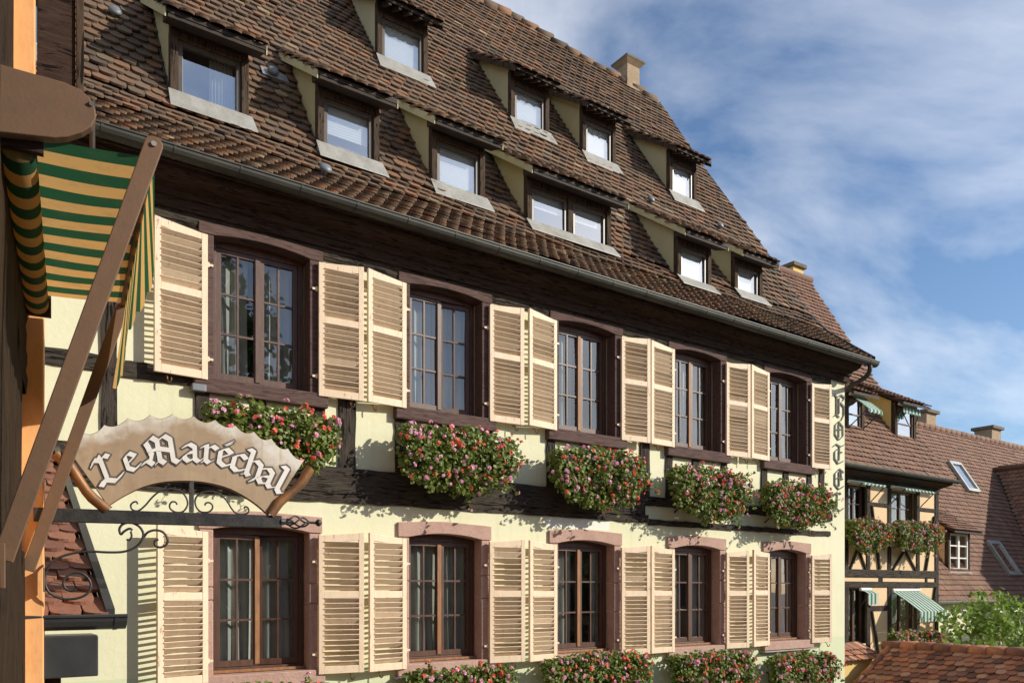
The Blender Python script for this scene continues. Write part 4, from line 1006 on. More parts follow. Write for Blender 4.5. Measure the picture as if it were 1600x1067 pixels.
# ================================================================= SMALL TILED PORCH BY THE HOTEL WALL
px_ = .80
porch = empty('porch', (0, -2, 0)); tag(porch, 'low porch with red tiled roof, black gutter and box beside the orange post', 'porch')
p_top, p_bot = (0, 6.30), (-3.05, 4.83)
pr = MB().hexa([(-1.6, -3.05, 4.78), (px_, -3.05, 4.78), (px_, 0, 6.25), (-1.6, 0, 6.25), (-1.6, -3.05, 4.81), (px_, -3.05, 4.81), (px_, 0, 6.28), (-1.6, 0, 6.28)]).build('roof', MAT['deck'], porch)
roof_tiles(pr, (-1.6, 0, 0), (1, 0, 0), (0, 1, 0), [(-3.08, 4.815), (0, 6.30)], px_ + 1.6 + .07, MAT['tile_red'], MAT['tile_porch'], 300, w_=.175, e=.165, names='tile', clip=lambda u, y, z: u > 1.1, lift0=.030, rnd=.7)
MB().hexa([(px_ + .0, -3.08, 4.80), (px_ + .05, -3.08, 4.80), (px_ + .05, 0, 6.28), (px_ + .0, 0, 6.28), (px_ + .0, -3.08, 4.875), (px_ + .05, -3.08, 4.875), (px_ + .05, 0, 6.355), (px_ + .0, 0, 6.355)]).build('verge_strip', MAT['black'], pr)
gutter('gutter', (-1.6, -3.11, 4.835), (px_ + .10, -3.12, 4.835), .085, MAT['black'], porch, bands=.45)
MB().box((-1.6, -3.14, 4.47), (px_ - .05, -2.9, 4.72)).build('fascia_box', MAT['black'], porch, bevel=.008)
MB().box((-1.6, -2.86, 0), (px_ - .22, -.01, 4.62)).build('wall', MAT['cornice'], porch)

# ================================================================= OCHRE HALF-TIMBERED HOUSE (behind the hotel's corner)
YH = 2.3
ho = empty('ochre_house', (17.5, 5, 0)); tag(ho, 'ochre half-timbered house with striped awnings and flower boxes beside the hotel corner', 'house')
OX0, OX1 = 13.75, 21.50
PO = [(1.88, 7.80), (3.08, 9.54), (4.01, 10.79), (4.9, 12.28), (5.63, 13.47), (6.17, 14.37)]
wz = dict(upA=(onY(1325, 0, YH).x, onY(1353, 0, YH).x), upB=(onY(1392, 0, YH).x, onY(1431, 0, YH).x))
UA, UB = wz['upA'], wz['upB']
oz = [0, 3.68, 5.02, 6.60, 7.45, 7.75]
xs = [OX0, UA[0], UA[1], UB[0], UB[1], OX1]
mb = MB()
for i in range(5):
    for j in range(5):
        if i in (1, 3) and j in (1, 3): continue
        mb.add([(xs[i], YH, oz[j]), (xs[i + 1], YH, oz[j]), (xs[i + 1], YH, oz[j + 1]), (xs[i], YH, oz[j + 1])], [(0, 1, 2, 3)])
mb.add([(OX1, YH, 0), (OX1, 10, 0), (OX1, 10, 7.75), (OX1, 6.1, 14.2), (OX1, YH + .1, 7.9), (OX1, YH, 7.75)], [(0, 1, 2, 3, 4, 5)])
mb.add([(OX0, YH, 0), (OX0, 10, 0), (OX0, 10, 7.75), (OX0, 6.1, 14.2), (OX0, YH + .1, 7.9), (OX0, YH, 7.75)], [(5, 4, 3, 2, 1, 0)])
mb.build('wall', MAT['ochre'], ho)
def obeam(x0, x1, z0, z1, y0=YH - .03, name='beam', mat='post'): MB().box((x0, y0, z0), (x1, YH + .05, z1)).build(name, MAT[mat], ho, bevel=.01)
def odiag(xa, za, xb, zb, wd=.11): MB().bar((xa, YH - .005, za), (xb, YH - .005, zb), .045, wd, up=(0, 1, 0)).build('brace', MAT['post'], ho)
obeam(OX0, 21.52, 5.27, 5.46, mat='beam'); obeam(OX0, 21.52, 5.03, 5.17, mat='beam'); obeam(OX0, 21.52, 7.50, 7.78, YH - .05, mat='beam')
for a, b in (UA, UB):
    obeam(a - .16, a - .01, 5.46, 7.5, YH - .026, 'post'); obeam(b + .01, b + .16, 5.46, 7.5, YH - .026, 'post')
    obeam(a - .16, a - .01, 3.4, 5.03, YH - .026, 'post'); obeam(b + .01, b + .16, 3.4, 5.03, YH - .026, 'post')
    obeam(a - .01, b + .01, 6.48, 6.60, YH - .06, 'sill', 'beam')
    m1, m2 = a + .05, b - .05
    odiag(m1, 5.47, m2, 6.47, .09); odiag(m1 + .001, 6.47, m2, 5.47, .085)
obeam(21.36, 21.53, 0, 7.5, YH - .028, 'post')
for z in (7.0,): obeam(UA[1] + .16, UB[0] - .16, z, z + .10, YH - .022); obeam(UB[1] + .16, 21.36, z, z + .1, YH - .022)
for z in (4.45,): obeam(UA[1] + .16, UB[0] - .16, z, z + .13, YH - .022); obeam(UB[1] + .16, 21.36, z, z + .13, YH - .022)
odiag(UA[1] + .2, 7.0, UA[1] + .55, 5.47); odiag(21.3, 6.9, 20.85, 5.47); odiag(UA[1] + .2, 4.45, UA[1] + .5, 3.4); odiag(21.2, 4.45, 21.35, 5.03)
for x in (UA[1] + .55, UB[0] - .5, UB[1] + .45): obeam(x, x + .11, 5.17, 5.27, YH - .02, 'post')
gutter('gutter', (OX0, 1.82, 7.82), (21.62, 1.82, 7.80), .075, MAT['gutter'], ho, bands=.8)
MB().hexa([(OX0, 1.9, 7.70), (21.5, 1.9, 7.70), (21.5, YH + .05, 7.60), (OX0, YH + .05, 7.60), (OX0, 1.9, 7.80), (21.5, 1.9, 7.80), (21.5, YH + .05, 7.9), (OX0, YH + .05, 7.9)]).build('eaves_board', MAT['cornice'], ho)
dk = MB()
for (a, b), (c, d) in zip(PO, PO[1:]): dk.add([(OX0, a, b - .03), (21.55, a, b - .03), (21.55, c, d - .03), (OX0, c, d - .03)], [(0, 1, 2, 3)])
dk.add([(OX0, 6.17, 14.34), (21.55, 6.17, 14.34), (21.55, 10.2, 7.6), (OX0, 10.2, 7.6)], [(0, 1, 2, 3)])
orf = dk.build('roof', MAT['deck'], ho)
roof_tiles(orf, (OX0, 0, 0), (1, 0, 0), (0, 1, 0), PO, 21.58 - OX0, MAT['tile_red'], names='tile', rnd=.8, w_=.17, e=.165)
MB().tube([(OX0, 6.17, 14.40), (21.58, 6.17, 14.40)], .11, 8).build('ridge_tiles', MAT['tile_red'], orf, True)
MB().box((20.9, 6.3, 13.6), (21.4, 6.9, 14.75)).build('chimney', MAT['yellow'], orf); MB().box((20.83, 6.22, 14.752), (21.47, 6.98, 14.86)).build('chimney_cap', MAT['concrete'], orf)
def oprof(y):
    for (a, b), (c, d) in zip(PO, PO[1:]):
        if y <= c: return b + (d - b) * (y - a) / (c - a)
    return 14.3
def simple_window(parent, x0, x1, z0, z1, y, mat, rows=3, glass='glass', depth=.06, mid=True):
    f = MB(); t = .05
    f.box((x0, y, z0), (x0 + t, y + depth, z1)); f.box((x1 - t, y, z0), (x1, y + depth, z1)); f.box((x0 + t, y + .002, z0), (x1 - t, y + depth, z0 + t)); f.box((x0 + t, y + .002, z1 - t), (x1 - t, y + depth, z1))
    if mid: f.box(((x0 + x1) / 2 - .035, y - .004, z0 + t), ((x0 + x1) / 2 + .035, y + depth, z1 - t))
    wn = f.build('window', mat, parent)
    cols = [(x0 + t, (x0 + x1) / 2 - .035), ((x0 + x1) / 2 + .035, x1 - t)] if mid else [(x0 + t, x1 - t)]
    for a, b in cols:
        for k in range(rows):
            za, zb = z0 + t + (z1 - z0 - 2 * t) * k / rows, z0 + t + (z1 - z0 - 2 * t) * (k + 1) / rows
            MB().add([(a, y + .03, za + .012), (b, y + .03, za + .012), (b, y + .034, zb - .012), (a, y + .034, zb - .012)], [(0, 1, 2, 3)]).build('pane', MAT[glass], wn)
            if k: MB().box((a, y + .012, za - .0115), (b, y + .045, za + .0115)).build('glazing_bar', mat, wn)
    MB().add([(x0 - .3, y + 1, z0 - .3), (x1 + .3, y + 1, z0 - .3), (x1 + .3, y + 1, z1 + .3), (x0 - .3, y + 1, z1 + .3)], [(0, 1, 2, 3)]).build('room_backing', MAT['dark'], wn)
    return wn
def ocurtain(x0, x1, z0, z1, y, label, vee=False):
    mb = MB(); spans = [(x0, x0 + (x1 - x0) * .42), (x1 - (x1 - x0) * .42, x1)] if not vee else [(x0 + .1, x1 - .1)]
    for a, b in spans:
        n = 24; vs = []
        for i in range(n + 1):
            q = i / n; zb = z0 if not vee else z0 + (z1 - z0) * (.05 + .5 * abs(2 * q - 1))
            for r_ in range(3): vs.append((a + (b - a) * q, y + .02 * math.sin(i * 1.3), zb + (z1 - zb) * r_ / 2))
        mb.add(vs, [(i * 3 + r_, (i + 1) * 3 + r_, (i + 1) * 3 + r_ + 1, i * 3 + r_ + 1) for i in range(n) for r_ in range(2)])
    tag(mb.build('curtain', MAT['curtain'], None, True), label, 'curtain', 'curtains in the ochre house')
MAT['greenstripe'] = stripemat('green_white_awning_cloth', (.72, .74, .70), (.03, .25, .15), .16, .5, axis=V((1, 0, 0)), org=V((0, 0, 0)), trans=.35)
def small_awning(x0, x1, y0, zt, drop, proj_, label, val=.16):
    root = empty('window_awning', ((x0 + x1) / 2, y0, zt)); tag(root, label, 'awning', 'green striped awnings on the ochre house')
    yf, zf = y0 - proj_, zt - drop; mb = MB(); n = 8
    vs = []
    for j in range(n + 1):
        q = j / n; zz_ = zt + (zf - zt) * q + .02 * math.sin(math.pi * q); vs += [(x0, y0 + (yf - y0) * q, zz_), (x1, y0 + (yf - y0) * q, zz_)]
    mb.add(vs, [(2 * j, 2 * j + 1, 2 * j + 3, 2 * j + 2) for j in range(n)]); mb.build('cloth', MAT['greenstripe'], root)
    mb = MB(); vs = []; m_ = 48
    for i in range(m_ + 1):
        x = x0 + (x1 - x0) * i / m_; vs += [(x, yf - .004, zf), (x, yf - .004, zf - val - .04 * abs(math.sin(math.pi * (x - x0) / .16)))]
    mb.add(vs, [(2 * i, 2 * i + 2, 2 * i + 3, 2 * i + 1) for i in range(m_)]); mb.build('valance', MAT['greenstripe'], root)
    for x in (x0 + .01, x1 - .01): MB().bar((x, y0, zf - .35), (x, yf, zf), .02, .02, up=(1, 0, 0)).build('arm', MAT['black'], root)
    MB().tube([(x0, y0 - .02, zt + .02), (x1, y0 - .02, zt + .02)], .04, 8).build('roller', MAT['white'], root)
for nm, (a, b) in (('beside the hotel corner', UA), ('near the house corner post', UB)):
    simple_window(ho, a, b, 6.60, 7.45, YH + .10, MAT['frame'], 2); simple_window(ho, a, b, 3.68, 5.02, YH + .10, MAT['frame'], 1)
    ocurtain(a + .06, b - .06, 6.62, 7.4, YH + .25, 'white curtain in the upper ochre house window ' + nm)
    ocurtain(a + .06, b - .06, 4.0, 4.95, YH + .25, 'pointed white curtain in the lower ochre house window ' + nm, True)
    small_awning(a - .1, b + .14, YH - .05, 7.50, .05, .38, 'nearly rolled-up striped awning over the upper ochre house window ' + nm, .02)
small_awning(UA[0] + .45, UA[1] + .12, YH - .02, 4.96, .08, .22, 'small striped awning hanging steeply at the ground window beside the hotel corner', .24)
small_awning(UB[0] - .0, UB[1] + .1, YH - .02, 4.94, .50, .72, 'extended green and white striped awning over the lower window near the corner post', .22)
GY = 'flower boxes on the ochre house'
for nm, (pa, pb, ya, yb) in (('beside the hotel corner', (1318, 1384, 808, 866)), ('near the house corner post', (1392, 1463, 812, 866))):
    A, B = onY(pa, 840, YH - .3), onY(pb, 840, YH - .3); m_ = (pa + pb) / 2
    flower_box(A.x, B.x, onY(m_, ya, YH - .35).z, onY(m_, yb, YH - .4).z, YH - .3, 'geranium box on the ochre house under the upper window ' + nm, GY, seed=40 + pa % 7, dens=.8, leaf=.06)
A, B = onY(1385, 998, 1.2), onY(1462, 998, 1.2)
flower_box(A.x, B.x, onY(1420, 984, 1.2).z, onY(1420, 1016, 1.2).z, 1.2, 'low box of red flowers behind the ridge of the rust tiled lean-to', GY, seed=51, dens=.8, leaf=.06)
random.seed(8)
# dormers of the ochre house
def odormer(pa, pb, pyt, pyb, yf, awn, label):
    A, B = onY(pa, pyb, yf), onY(pb, pyb, yf); zt = onY(pa, pyt, yf).z; x0, x1, z0 = A.x, B.x, A.z
    d = MB(); pw = .12
    d.box((x0, yf, z0), (x0 + pw, yf + .12, zt)); d.box((x1 - pw, yf, z0), (x1, yf + .12, zt)); d.box((x0 + pw, yf + .003, zt - .1), (x1 - pw, yf + .12, zt)); d.box((x0 + pw, yf + .003, z0), (x1 - pw, yf + .12, z0 + .08))
    root = d.build('dormer', MAT['dormerwood'], ho, bevel=.008)
    ym = yf
    while oprof(ym) < zt + .55 * (ym - yf) and ym < yf + 3: ym += .03
    for xx, dx in ((x0 + .01, .04), (x1 - .01, -.04)):
        MB().prism([(xx, yf + .121, z0 - .3), (xx, yf + .121, zt + .06), (xx, ym, oprof(ym)), (xx, ym, oprof(ym) - .3)], (dx, 0, 0)).build('cheek', MAT['yellow'], root)
    ya = yf - .3; za = zt - .12; zb = zt + .05 + .55 * (ym - yf)
    MB().hexa([(x0 - .15, ya, za), (x1 + .15, ya, za), (x1 + .15, ym, zb), (x0 - .15, ym, zb), (x0 - .15, ya, za + .07), (x1 + .15, ya, za + .07), (x1 + .15, ym, zb + .07), (x0 - .15, ym, zb + .07)]).build('roof_slab', MAT['soffit'], root)
    roof_tiles(root, (x0 - .17, 0, 0), (1, 0, 0), (0, 1, 0), [(ya - .04, za + .07), (ym + .05, zb + .09)], x1 - x0 + .34, MAT['tile_red'], names='tile', w_=.17, e=.165, clip=lambda u, y, z: z > oprof(y) - .03)
    MB().box((x0 - .02, yf - .05, z0 - .22), (x1 + .02, yf + .05, z0 + .01)).build('lead_apron', MAT['lead'], root)
    f = MB(); a, b = x0 + pw, x1 - pw
    f.box((a, yf + .03, z0 + .08), (a + .05, yf + .09, zt - .1)); f.box((b - .05, yf + .03, z0 + .08), (b, yf + .09, zt - .1)); f.box((a + .05, yf + .032, z0 + .08), (b - .05, yf + .09, z0 + .13)); f.box((a + .05, yf + .032, zt - .15), (b - .05, yf + .09, zt - .1)); f.box((a + .05, yf + .04, (z0 + zt) / 2 - .015), (b - .05, yf + .08, (z0 + zt) / 2 + .015))
    f.build('window_frame', MAT['frame'], root)
    for za_, zb_ in ((z0 + .13, (z0 + zt) / 2 - .015), ((z0 + zt) / 2 + .015, zt - .15)):
        MB().add([(a + .05, yf + .06, za_), (b - .05, yf + .06, za_), (b - .05, yf + .064, zb_), (a + .05, yf + .064, zb_)], [(0, 1, 2, 3)]).build('pane', MAT['skyglass'], root)
    MB().add([(a, yf + .35, z0), (b, yf + .35, z0), (b, yf + .35, zt), (a, yf + .35, zt)], [(0, 1, 2, 3)]).build('room_backing', MAT['dark'], root)
    if awn: small_awning(a - .02, b + .02, yf - .02, zt - .06, awn[0], awn[1], label, awn[2])
odormer(1322, 1351, 612, 676, 2.62, (.42, .5, .06), 'striped awning propped out from the ochre house dormer beside the hotel corner')
odormer(1399, 1432, 628, 690, 2.62, (.08, .14, .12), 'short striped awning rolled in at the ochre house dormer with the yellow cheek')

# ================================================================= BROWN-RED ROOFED HOUSE ON THE RIGHT
rh = empty('red_roof_house', (30, 6, 0)); tag(rh, 'house with a long brown-red tiled roof, two skylights and a white dormer window', 'house')
RP = [(3.0, 4.62), (7.0, 11.05)]; RXA, RXB = 21.75, 46
rr = MB().add([(RXA, 3.0, 4.58), (RXB, 3.0, 4.58), (RXB, 7.0, 11.0), (RXA, 7.0, 11.0), (RXA, 11, 4.58), (RXB, 11, 4.58)], [(0, 1, 2, 3), (3, 2, 5, 4)]).build('roof', MAT['deck'], rh)
roof_tiles(rr, (RXA, 0, 0), (1, 0, 0), (0, 1, 0), RP, RXB - RXA, MAT['tile_red'], names='tile', rnd=.7, w_=.18, e=.18)
MB().box((RXA, 3.35, 0), (RXB, 10.6, 4.9)).build('wall', MAT['plaster'], rh)
gutter('gutter', (RXA, 2.95, 4.64), (RXB, 2.95, 4.64), .07, MAT['zinc'], rh)
x = RXA + .2; rme = MB().tube([(0, 0, 0), (.44, 0, 0)], .12, 8, taper=[.10, .135]).mesh('ridge_tile', MAT['tile_red_o'], True)
while x < RXB: link('ridge_tile', rme, rr, None, M.Translation((x, 7.0, 11.06))); x += .40
nR = V((0, -(11.05 - 4.62), 4.0)).normalized(); oR = V((0, 3.0, 4.62)); upR = V((0, 4.0, 6.43)).normalized()
def onR(px, py): return onP(px, py, oR, nR)
for a, b, c, d in (((1476, 727), (1497, 723), (1529, 768), (1510, 771)), ((1537, 851), (1558, 849), (1593, 897), (1572, 899))):
    q = [onR(*p) for p in (a, b, c, d)]; cen = sum(q, V()) / 4
    wv, hv = .42, .68
    ux = V((1, 0, 0)); sk = MB()
    for s in (-1, 1): sk.obox(cen + ux * s * (wv - .04) + nR * .07, ux * .06, upR * hv, nR * .07)
    for s in (-1, 1): sk.obox(cen + upR * s * (hv - .06) + nR * .069, ux * (wv - .101), upR * .07, nR * .07)
    ko = sk.build('skylight', MAT['zinc'], rr, bevel=.01)
    MB().add([cen - ux * .33 - upR * .58 + nR * .09, cen + ux * .33 - upR * .58 + nR * .09, cen + ux * .33 + upR * .58 + nR * .09, cen - ux * .33 + upR * .58 + nR * .09], [(0, 1, 2, 3)]).build('pane', MAT['skyglass'], ko)
    MB().add([cen - ux * .34 - upR * .6 + nR * .03, cen + ux * .34 - upR * .6 + nR * .03, cen + ux * .34 + upR * .6 + nR * .03, cen - ux * .34 + upR * .6 + nR * .03], [(0, 1, 2, 3)]).build('blind', MAT['dark'], ko)
# dormer with white window
q = onR(1483, 893); yf = q.y; A, B = onY(1482, 893, yf), onY(1516, 893, yf); zt = onY(1482, 826, yf).z
d = MB(); d.box((A.x, yf, A.z), (A.x + .1, yf + .12, zt)); d.box((B.x - .1, yf, A.z), (B.x, yf + .12, zt)); d.box((A.x + .1, yf + .003, zt - .12), (B.x - .1, yf + .12, zt)); d.box((A.x + .1, yf + .003, A.z), (B.x - .1, yf + .12, A.z + .06))
rd_ = d.build('dormer', MAT['dormerwood'], rh, bevel=.008)
def rprof(y): return 4.62 + (y - 3.0) * 6.43 / 4
ym = yf
while rprof(ym) < zt + .6 * (ym - yf): ym += .03
for xx, dx in ((A.x + .01, .04), (B.x - .01, -.04)):
    MB().prism([(xx, yf + .121, A.z - .2), (xx, yf + .121, zt + .07), (xx, ym, rprof(ym)), (xx, ym, rprof(ym) - .2)], (dx, 0, 0)).build('cheek', MAT['ochre'], rd_)
ya, za = yf - .28, zt - .13; zb = zt + .05 + .6 * (ym - yf)
MB().hexa([(A.x - .2, ya, za), (B.x + .2, ya, za), (B.x + .2, ym, zb), (A.x - .2, ym, zb), (A.x - .2, ya, za + .06), (B.x + .2, ya, za + .06), (B.x + .2, ym, zb + .06), (A.x - .2, ym, zb + .06)]).build('roof_slab', MAT['soffit'], rd_)
roof_tiles(rd_, (A.x - .22, 0, 0), (1, 0, 0), (0, 1, 0), [(ya - .04, za + .06), (ym + .05, zb + .09)], B.x - A.x + .44, MAT['tile_red'], names='tile', w_=.18, e=.18, clip=lambda u, y, z: z > rprof(y) - .03)
MB().box((A.x - .05, yf - .06, A.z - .16), (B.x + .05, yf + .05, A.z + .01)).build('lead_apron', MAT['lead'], rd_)
f = MB(); a, b = A.x + .1, B.x - .1; z0, z1 = A.z + .06, zt - .12; mxx = (a + b) / 2
f.box((a, yf + .02, z0), (a + .06, yf + .09, z1)); f.box((b - .06, yf + .02, z0), (b, yf + .09, z1)); f.box((a + .06, yf + .022, z0), (b - .06, yf + .09, z0 + .06)); f.box((a + .06, yf + .022, z1 - .06), (b - .06, yf + .09, z1)); f.box((mxx - .05, yf + .018, z0 + .06), (mxx + .05, yf + .09, z1 - .06))
for k in (1, 2):
    zc = z0 + (z1 - z0) * k / 3; f.box((a + .06, yf + .03, zc - .02), (mxx - .05, yf + .08, zc + .02)); f.box((mxx + .05, yf + .03, zc - .02), (b - .06, yf + .08, zc + .02))
f.build('window_frame', MAT['white'], rd_)
for s0, s1 in ((a + .06, mxx - .05), (mxx + .05, b - .06)):
    for k in range(3):
        MB().add([(s0, yf + .05, z0 + (z1 - z0) * k / 3 + .02), (s1, yf + .05, z0 + (z1 - z0) * k / 3 + .02), (s1, yf + .05, z0 + (z1 - z0) * (k + 1) / 3 - .02), (s0, yf + .05, z0 + (z1 - z0) * (k + 1) / 3 - .02)], [(0, 1, 2, 3)]).build('pane', MAT['glass'], rd_)
MB().add([(a, yf + .4, z0), (b, yf + .4, z0), (b, yf + .4, z1), (a, yf + .4, z1)], [(0, 1, 2, 3)]).build('room_backing', MAT['dark'], rd_)
# chimneys on its ridge
for pxl, w_ in ((1443, .7), (1545, .8)):
    c_ = onY(pxl, 668, 7.4); ch = MB().box((c_.x - w_ / 2, 7.1, 10.3), (c_.x + w_ / 2, 7.8, 11.65)).build('chimney', MAT['chimney'], rr); MB().box((c_.x - w_ / 2 - .1, 7.0, 11.652), (c_.x + w_ / 2 + .1, 7.9, 11.77)).build('chimney_cap', MAT['concrete'], ch) if False else MB().box((c_.x - w_ / 2 - .1, 7.0, 11.652), (c_.x + w_ / 2 + .1, 7.9, 11.77)).build('chimney_cap', MAT['concrete'], rr)
# cross wing with its shaded slope
vk = onR(1553, 736); wg = empty('cross_wing', (vk.x, 0, 0)); tag(wg, 'roof wing in shade at right angles to the house with skylights', 'house')
WP = 1.607
drop = vk.z - 4.3
wr = MB().add([(vk.x, -2.5, vk.z), (vk.x, vk.y, vk.z), (vk.x - drop / WP, 3.0 - .2, 4.3), (vk.x - drop / WP, -2.5, 4.3), (vk.x + drop / WP, vk.y, 4.3), (vk.x + drop / WP, -2.5, 4.3)], [(0, 1, 2, 3), (1, 0, 5, 4)]).build('roof', MAT['deck'], wg)
roof_tiles(wr, (vk.x - drop / WP, -2.5, 0), (0, 1, 0), (1, 0, 0), [(0, 4.3), (drop / WP, vk.z)], vk.y + 2.5, MAT['tile_red'], names='tile', w_=.18, e=.18, clip=lambda u, y, z: z > rprof(u - 2.5) - .04)
MB().tube([(vk.x, -2.5, vk.z + .04), (vk.x, vk.y, vk.z + .04)], .11, 8).build('ridge_tiles', MAT['tile_red'], wr, True)
MB().bar((vk.x, vk.y - .02, vk.z + .03), (vk.x - (vk.z - 4.62) / WP, 3.0, 4.65), .16, .02).build('valley_flashing', MAT['gutter'], wr)
MB().box((vk.x - drop / WP + .4, -2.3, 0), (vk.x + drop / WP - .4, 3.2, 4.6)).build('wall', MAT['ochre'], wg)

# ================================================================= LOW RUST-TILED ROOF AND YARD WALL
ln = empty('lean_to', (15, -2, 0)); tag(ln, 'low outbuilding with rust and brown beaver-tail tiles and rounded ridge tiles', 'outbuilding')
LX, LZ, LYa, LYb = 16.35, 3.77, -5.0, .64; TP = math.tan(R(29)); LW_ = 3.2
lr = MB().add([(LX, LYa, LZ - .04), (LX, LYb, LZ - .04), (LX - LW_, LYb, LZ - .04 - LW_ * TP), (LX - LW_, LYa, LZ - .04 - LW_ * TP), (LX + LW_, LYb, LZ - .04 - LW_ * TP), (LX + LW_, LYa, LZ - .04 - LW_ * TP)], [(0, 1, 2, 3), (1, 0, 5, 4)]).build('roof', MAT['deck'], ln)
def lscore(p):
    x, y, d = proj(p); return d + (0 if (1300 < x < 1620 and y < 1080) else 100)
roof_tiles(lr, (LX - LW_, LYa, 0), (0, 1, 0), (1, 0, 0), [(0, LZ - LW_ * TP), (LW_, LZ)], LYb - LYa, MAT['tile_rust'], MAT['tile_rust_o'], 300, w_=.18, e=.17, names='tile', score=lscore, rnd=1.3)
y = LYa; lrm = MB().tube([(0, 0, 0), (0, .40, 0)], .12, 12, taper=[.125, .095]).mesh('ridge_tile', MAT['tile_rust_o'], True)
while y < LYb - .1: link('ridge_tile', lrm, lr, None, M.Translation((LX, y, LZ + .02 + random.uniform(-.01, .01)))); y += .34
k = 0; vme = MB().tube([(0, 0, 0), (-.36, 0, -.36 * TP)], .075, 8, taper=[.06, .085]).mesh('verge_tile', MAT['tile_rust_o'], True)
while k < 8: link('verge_tile', vme, lr, None, M.Translation((LX - .02 - .33 * k, LYb + .02, LZ + .01 - .33 * k * TP))); k += 1
MB().box((LX - LW_ + .25, LYa, 0), (LX + LW_ - .25, LYb - .1, LZ - LW_ * TP)).build('wall', MAT['yellow'], ln)
yw = empty('yard_wall', (15, 1.0, 0)); tag(yw, 'short yellow wall with a small tiled coping between hotel corner and outbuilding', 'wall')
wtop = onY(1340, 1030, .95).z
MB().box((13.62, .95, 0), (16.25, 1.2, wtop)).build('wall_body', MAT['yellow'], yw)
roof_tiles(yw, (13.62, 0, 0), (1, 0, 0), (0, 1, 0), [(.80, wtop - .02), (1.15, wtop + .22)], 2.7, MAT['tile_rust'], MAT['tile_rust_o'], 60, w_=.13, e=.16, names='coping_tile')

# ================================================================= VINE
random.seed(77)
vn = empty('grape_vine', (21.5, 1.2, 0)); tag(vn, 'bright green leafy vine sprawling over a pergola behind the rust tiled outbuilding', 'vine')
lf = MB(); stems = MB()
for _ in range(88):
    px, py = random.uniform(1478, 1640), 0
    tp = 930 + max(0, 1530 - px) * .6 + 12 * math.sin(px * .06); py = random.uniform(tp, 1030); yy = random.uniform(.4, 2.2)
    p = onY(px, py, yy); leaf_blob(lf, p, (.24, .24, .20), 15, .14, .1)
for _ in range(16):
    a = onY(random.uniform(1490, 1620), 1010, 1.4); pts = [a]
    for k in range(5): pts.append(pts[-1] + V((random.uniform(-.35, .35), random.uniform(-.15, .15), random.uniform(.12, .28))))
    sp_ = spline(pts, 4); stems.tube(sp_, .012, 5)
    for p in sp_[6::2]: leaf_blob(lf, p, (.14, .14, .12), 4, .13, .1)
for px, py in ((1463, 968), (1476, 958), (1488, 962), (1500, 950), (1530, 936), (1560, 930)): leaf_blob(lf, onY(px, py, 1.2), (.16, .16, .1), 9, .12, .1)
tag(lf.build('foliage', MAT['vine'], vn), kind='stuff'); stems.build('stem', MAT['trunk'], vn)
pg = MB(); a = onY(1470, 955, 2.0); pg.bar((a.x, 2.0, 4.38), (a.x + 9, 2.0, 4.38), .08, .1); pg.build('rail', MAT['white'], vn)
for k in range(3): MB().box((a.x + .2 + 3 * k, 1.95, 0), (a.x + .3 + 3 * k, 2.05, 4.33)).build('pergola_post', MAT['white'], vn)

# ================================================================= TREES ACROSS THE STREET (mirrored in the window panes)
def tree(x, y, h, cr, label, seed, n=60):
    random.seed(seed); root = empty('street_tree', (x, y, 0)); tag(root, label, 'tree', 'trees across the street')
    t = MB(); trunk = spline([(x, y, 0), (x + .1, y, h * .2), (x - .1, y + .1, h * .45), (x + .1, y, h * .8)], 5); t.tube(trunk, .2, 9, taper=[.26 * (1 - i / len(trunk) * .85) for i in range(len(trunk))]); 
    crown = []
    for k in range(n):
        a = random.random() * 6.283; q = random.random(); zz_ = h * (.28 + .72 * q); rr = cr * math.sin(math.pi * (.15 + .8 * q)) * math.sqrt(random.random())
        crown.append(V((x + rr * math.cos(a), y + rr * math.sin(a), zz_)))
    for c_ in crown[::6]:
        b = V((x, y, c_.z * .7)); t.tube([b, (b + c_) / 2 + V((0, 0, .2)), c_], .04, 6, taper=[.07, .045, .015])
    t.build('trunk', MAT['trunk'], root)
    l = MB()
    for c_ in crown: leaf_blob(l, c_, (.75, .75, .55), 55, .2, .1)
    tag(l.build('crown', MAT['treeleaf'], root), kind='stuff')
tree(6.9, -16.0, 14.6, 2.3, 'tall leafy tree across the street mirrored in the window above the sign', 3, 80)
tree(-1.5, -20, 9.0, 3.0, 'broad leafy tree across the street behind the tall one', 4)
tree(10.5, -19, 7.2, 2.4, 'small leafy tree across the street mirrored in the lower panes', 5)
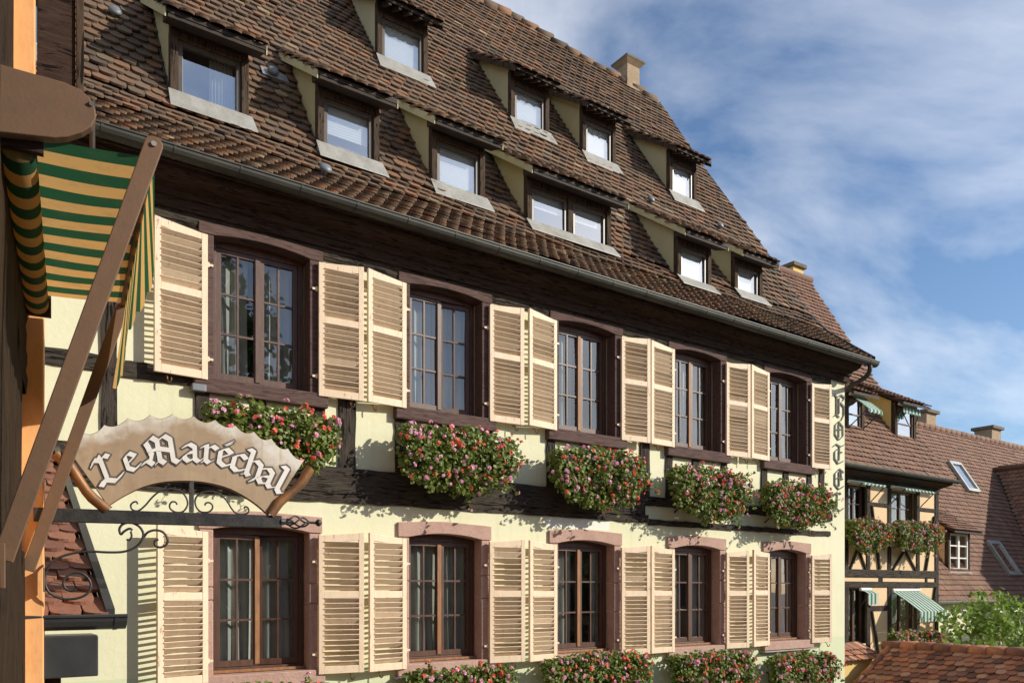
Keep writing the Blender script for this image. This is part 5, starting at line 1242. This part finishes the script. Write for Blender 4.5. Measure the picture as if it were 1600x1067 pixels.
tree(17, -19.5, 7.4, 2.6, 'round leafy tree across the street mirrored in the lower panes near the corner', 6)
tree(25, -20, 7.5, 2.8, 'spreading leafy tree across the street farthest along the row', 7)

# ================================================================= HOUSES ACROSS THE STREET (mirrored in the panes)
def far_house(x0, x1, he, hr, mat, label, seed):
    random.seed(seed); root = empty('street_house', ((x0 + x1) / 2, -29, 0)); tag(root, label, 'house', 'houses across the street')
    y0, y1 = -25.0, -33.0; m_ = MB()
    m_.add([(x0, y0, 0), (x1, y0, 0), (x1, y0, he), (x0, y0, he), (x0, y1, 0), (x1, y1, 0), (x1, y1, he), (x0, y1, he), (x0, (y0 + y1) / 2, hr), (x1, (y0 + y1) / 2, hr)], [(0, 3, 2, 1), (4, 5, 6, 7), (0, 4, 7, 8, 3), (1, 2, 9, 6, 5)])
    m_.build('wall', MAT[mat], root)
    MB().add([(x0 - .3, y0 + .4, he - .3), (x1 + .3, y0 + .4, he - .3), (x1 + .3, (y0 + y1) / 2, hr + .05), (x0 - .3, (y0 + y1) / 2, hr + .05), (x0 - .3, y1 - .4, he - .3), (x1 + .3, y1 - .4, he - .3)], [(0, 1, 2, 3), (3, 2, 5, 4)]).build('roof', MAT['deck'], root)
    n = int((x1 - x0) / 2.3)
    for i in range(n):
        for z in (1.0, 3.9, 6.4):
            if z + 1.5 > he: continue
            xc = x0 + (x1 - x0) * (i + .5) / n
            f = MB().box((xc - .6, y0 + .002, z), (xc + .6, y0 + .08, z + 1.5)).build('window', MAT['frame'], root)
            for q in (-1, 1): MB().box((xc + q * .28 - .24, y0 + .081, z + .08), (xc + q * .28 + .24, y0 + .09, z + 1.42)).build('pane', MAT['black'], f)
far_house(-14, -1, 7.0, 11, 'chimney', 'brown rendered house across the street opposite the porch', 21)
far_house(-.5, 11, 7.6, 11.5, 'chimney', 'brown rendered house across the street opposite the hanging sign', 22)
far_house(11.6, 24, 7.2, 11, 'chimney', 'brown rendered house across the street opposite the hotel corner', 23)
far_house(24.6, 42, 7.4, 11, 'chimney', 'brown rendered house across the street opposite the yard wall', 24)
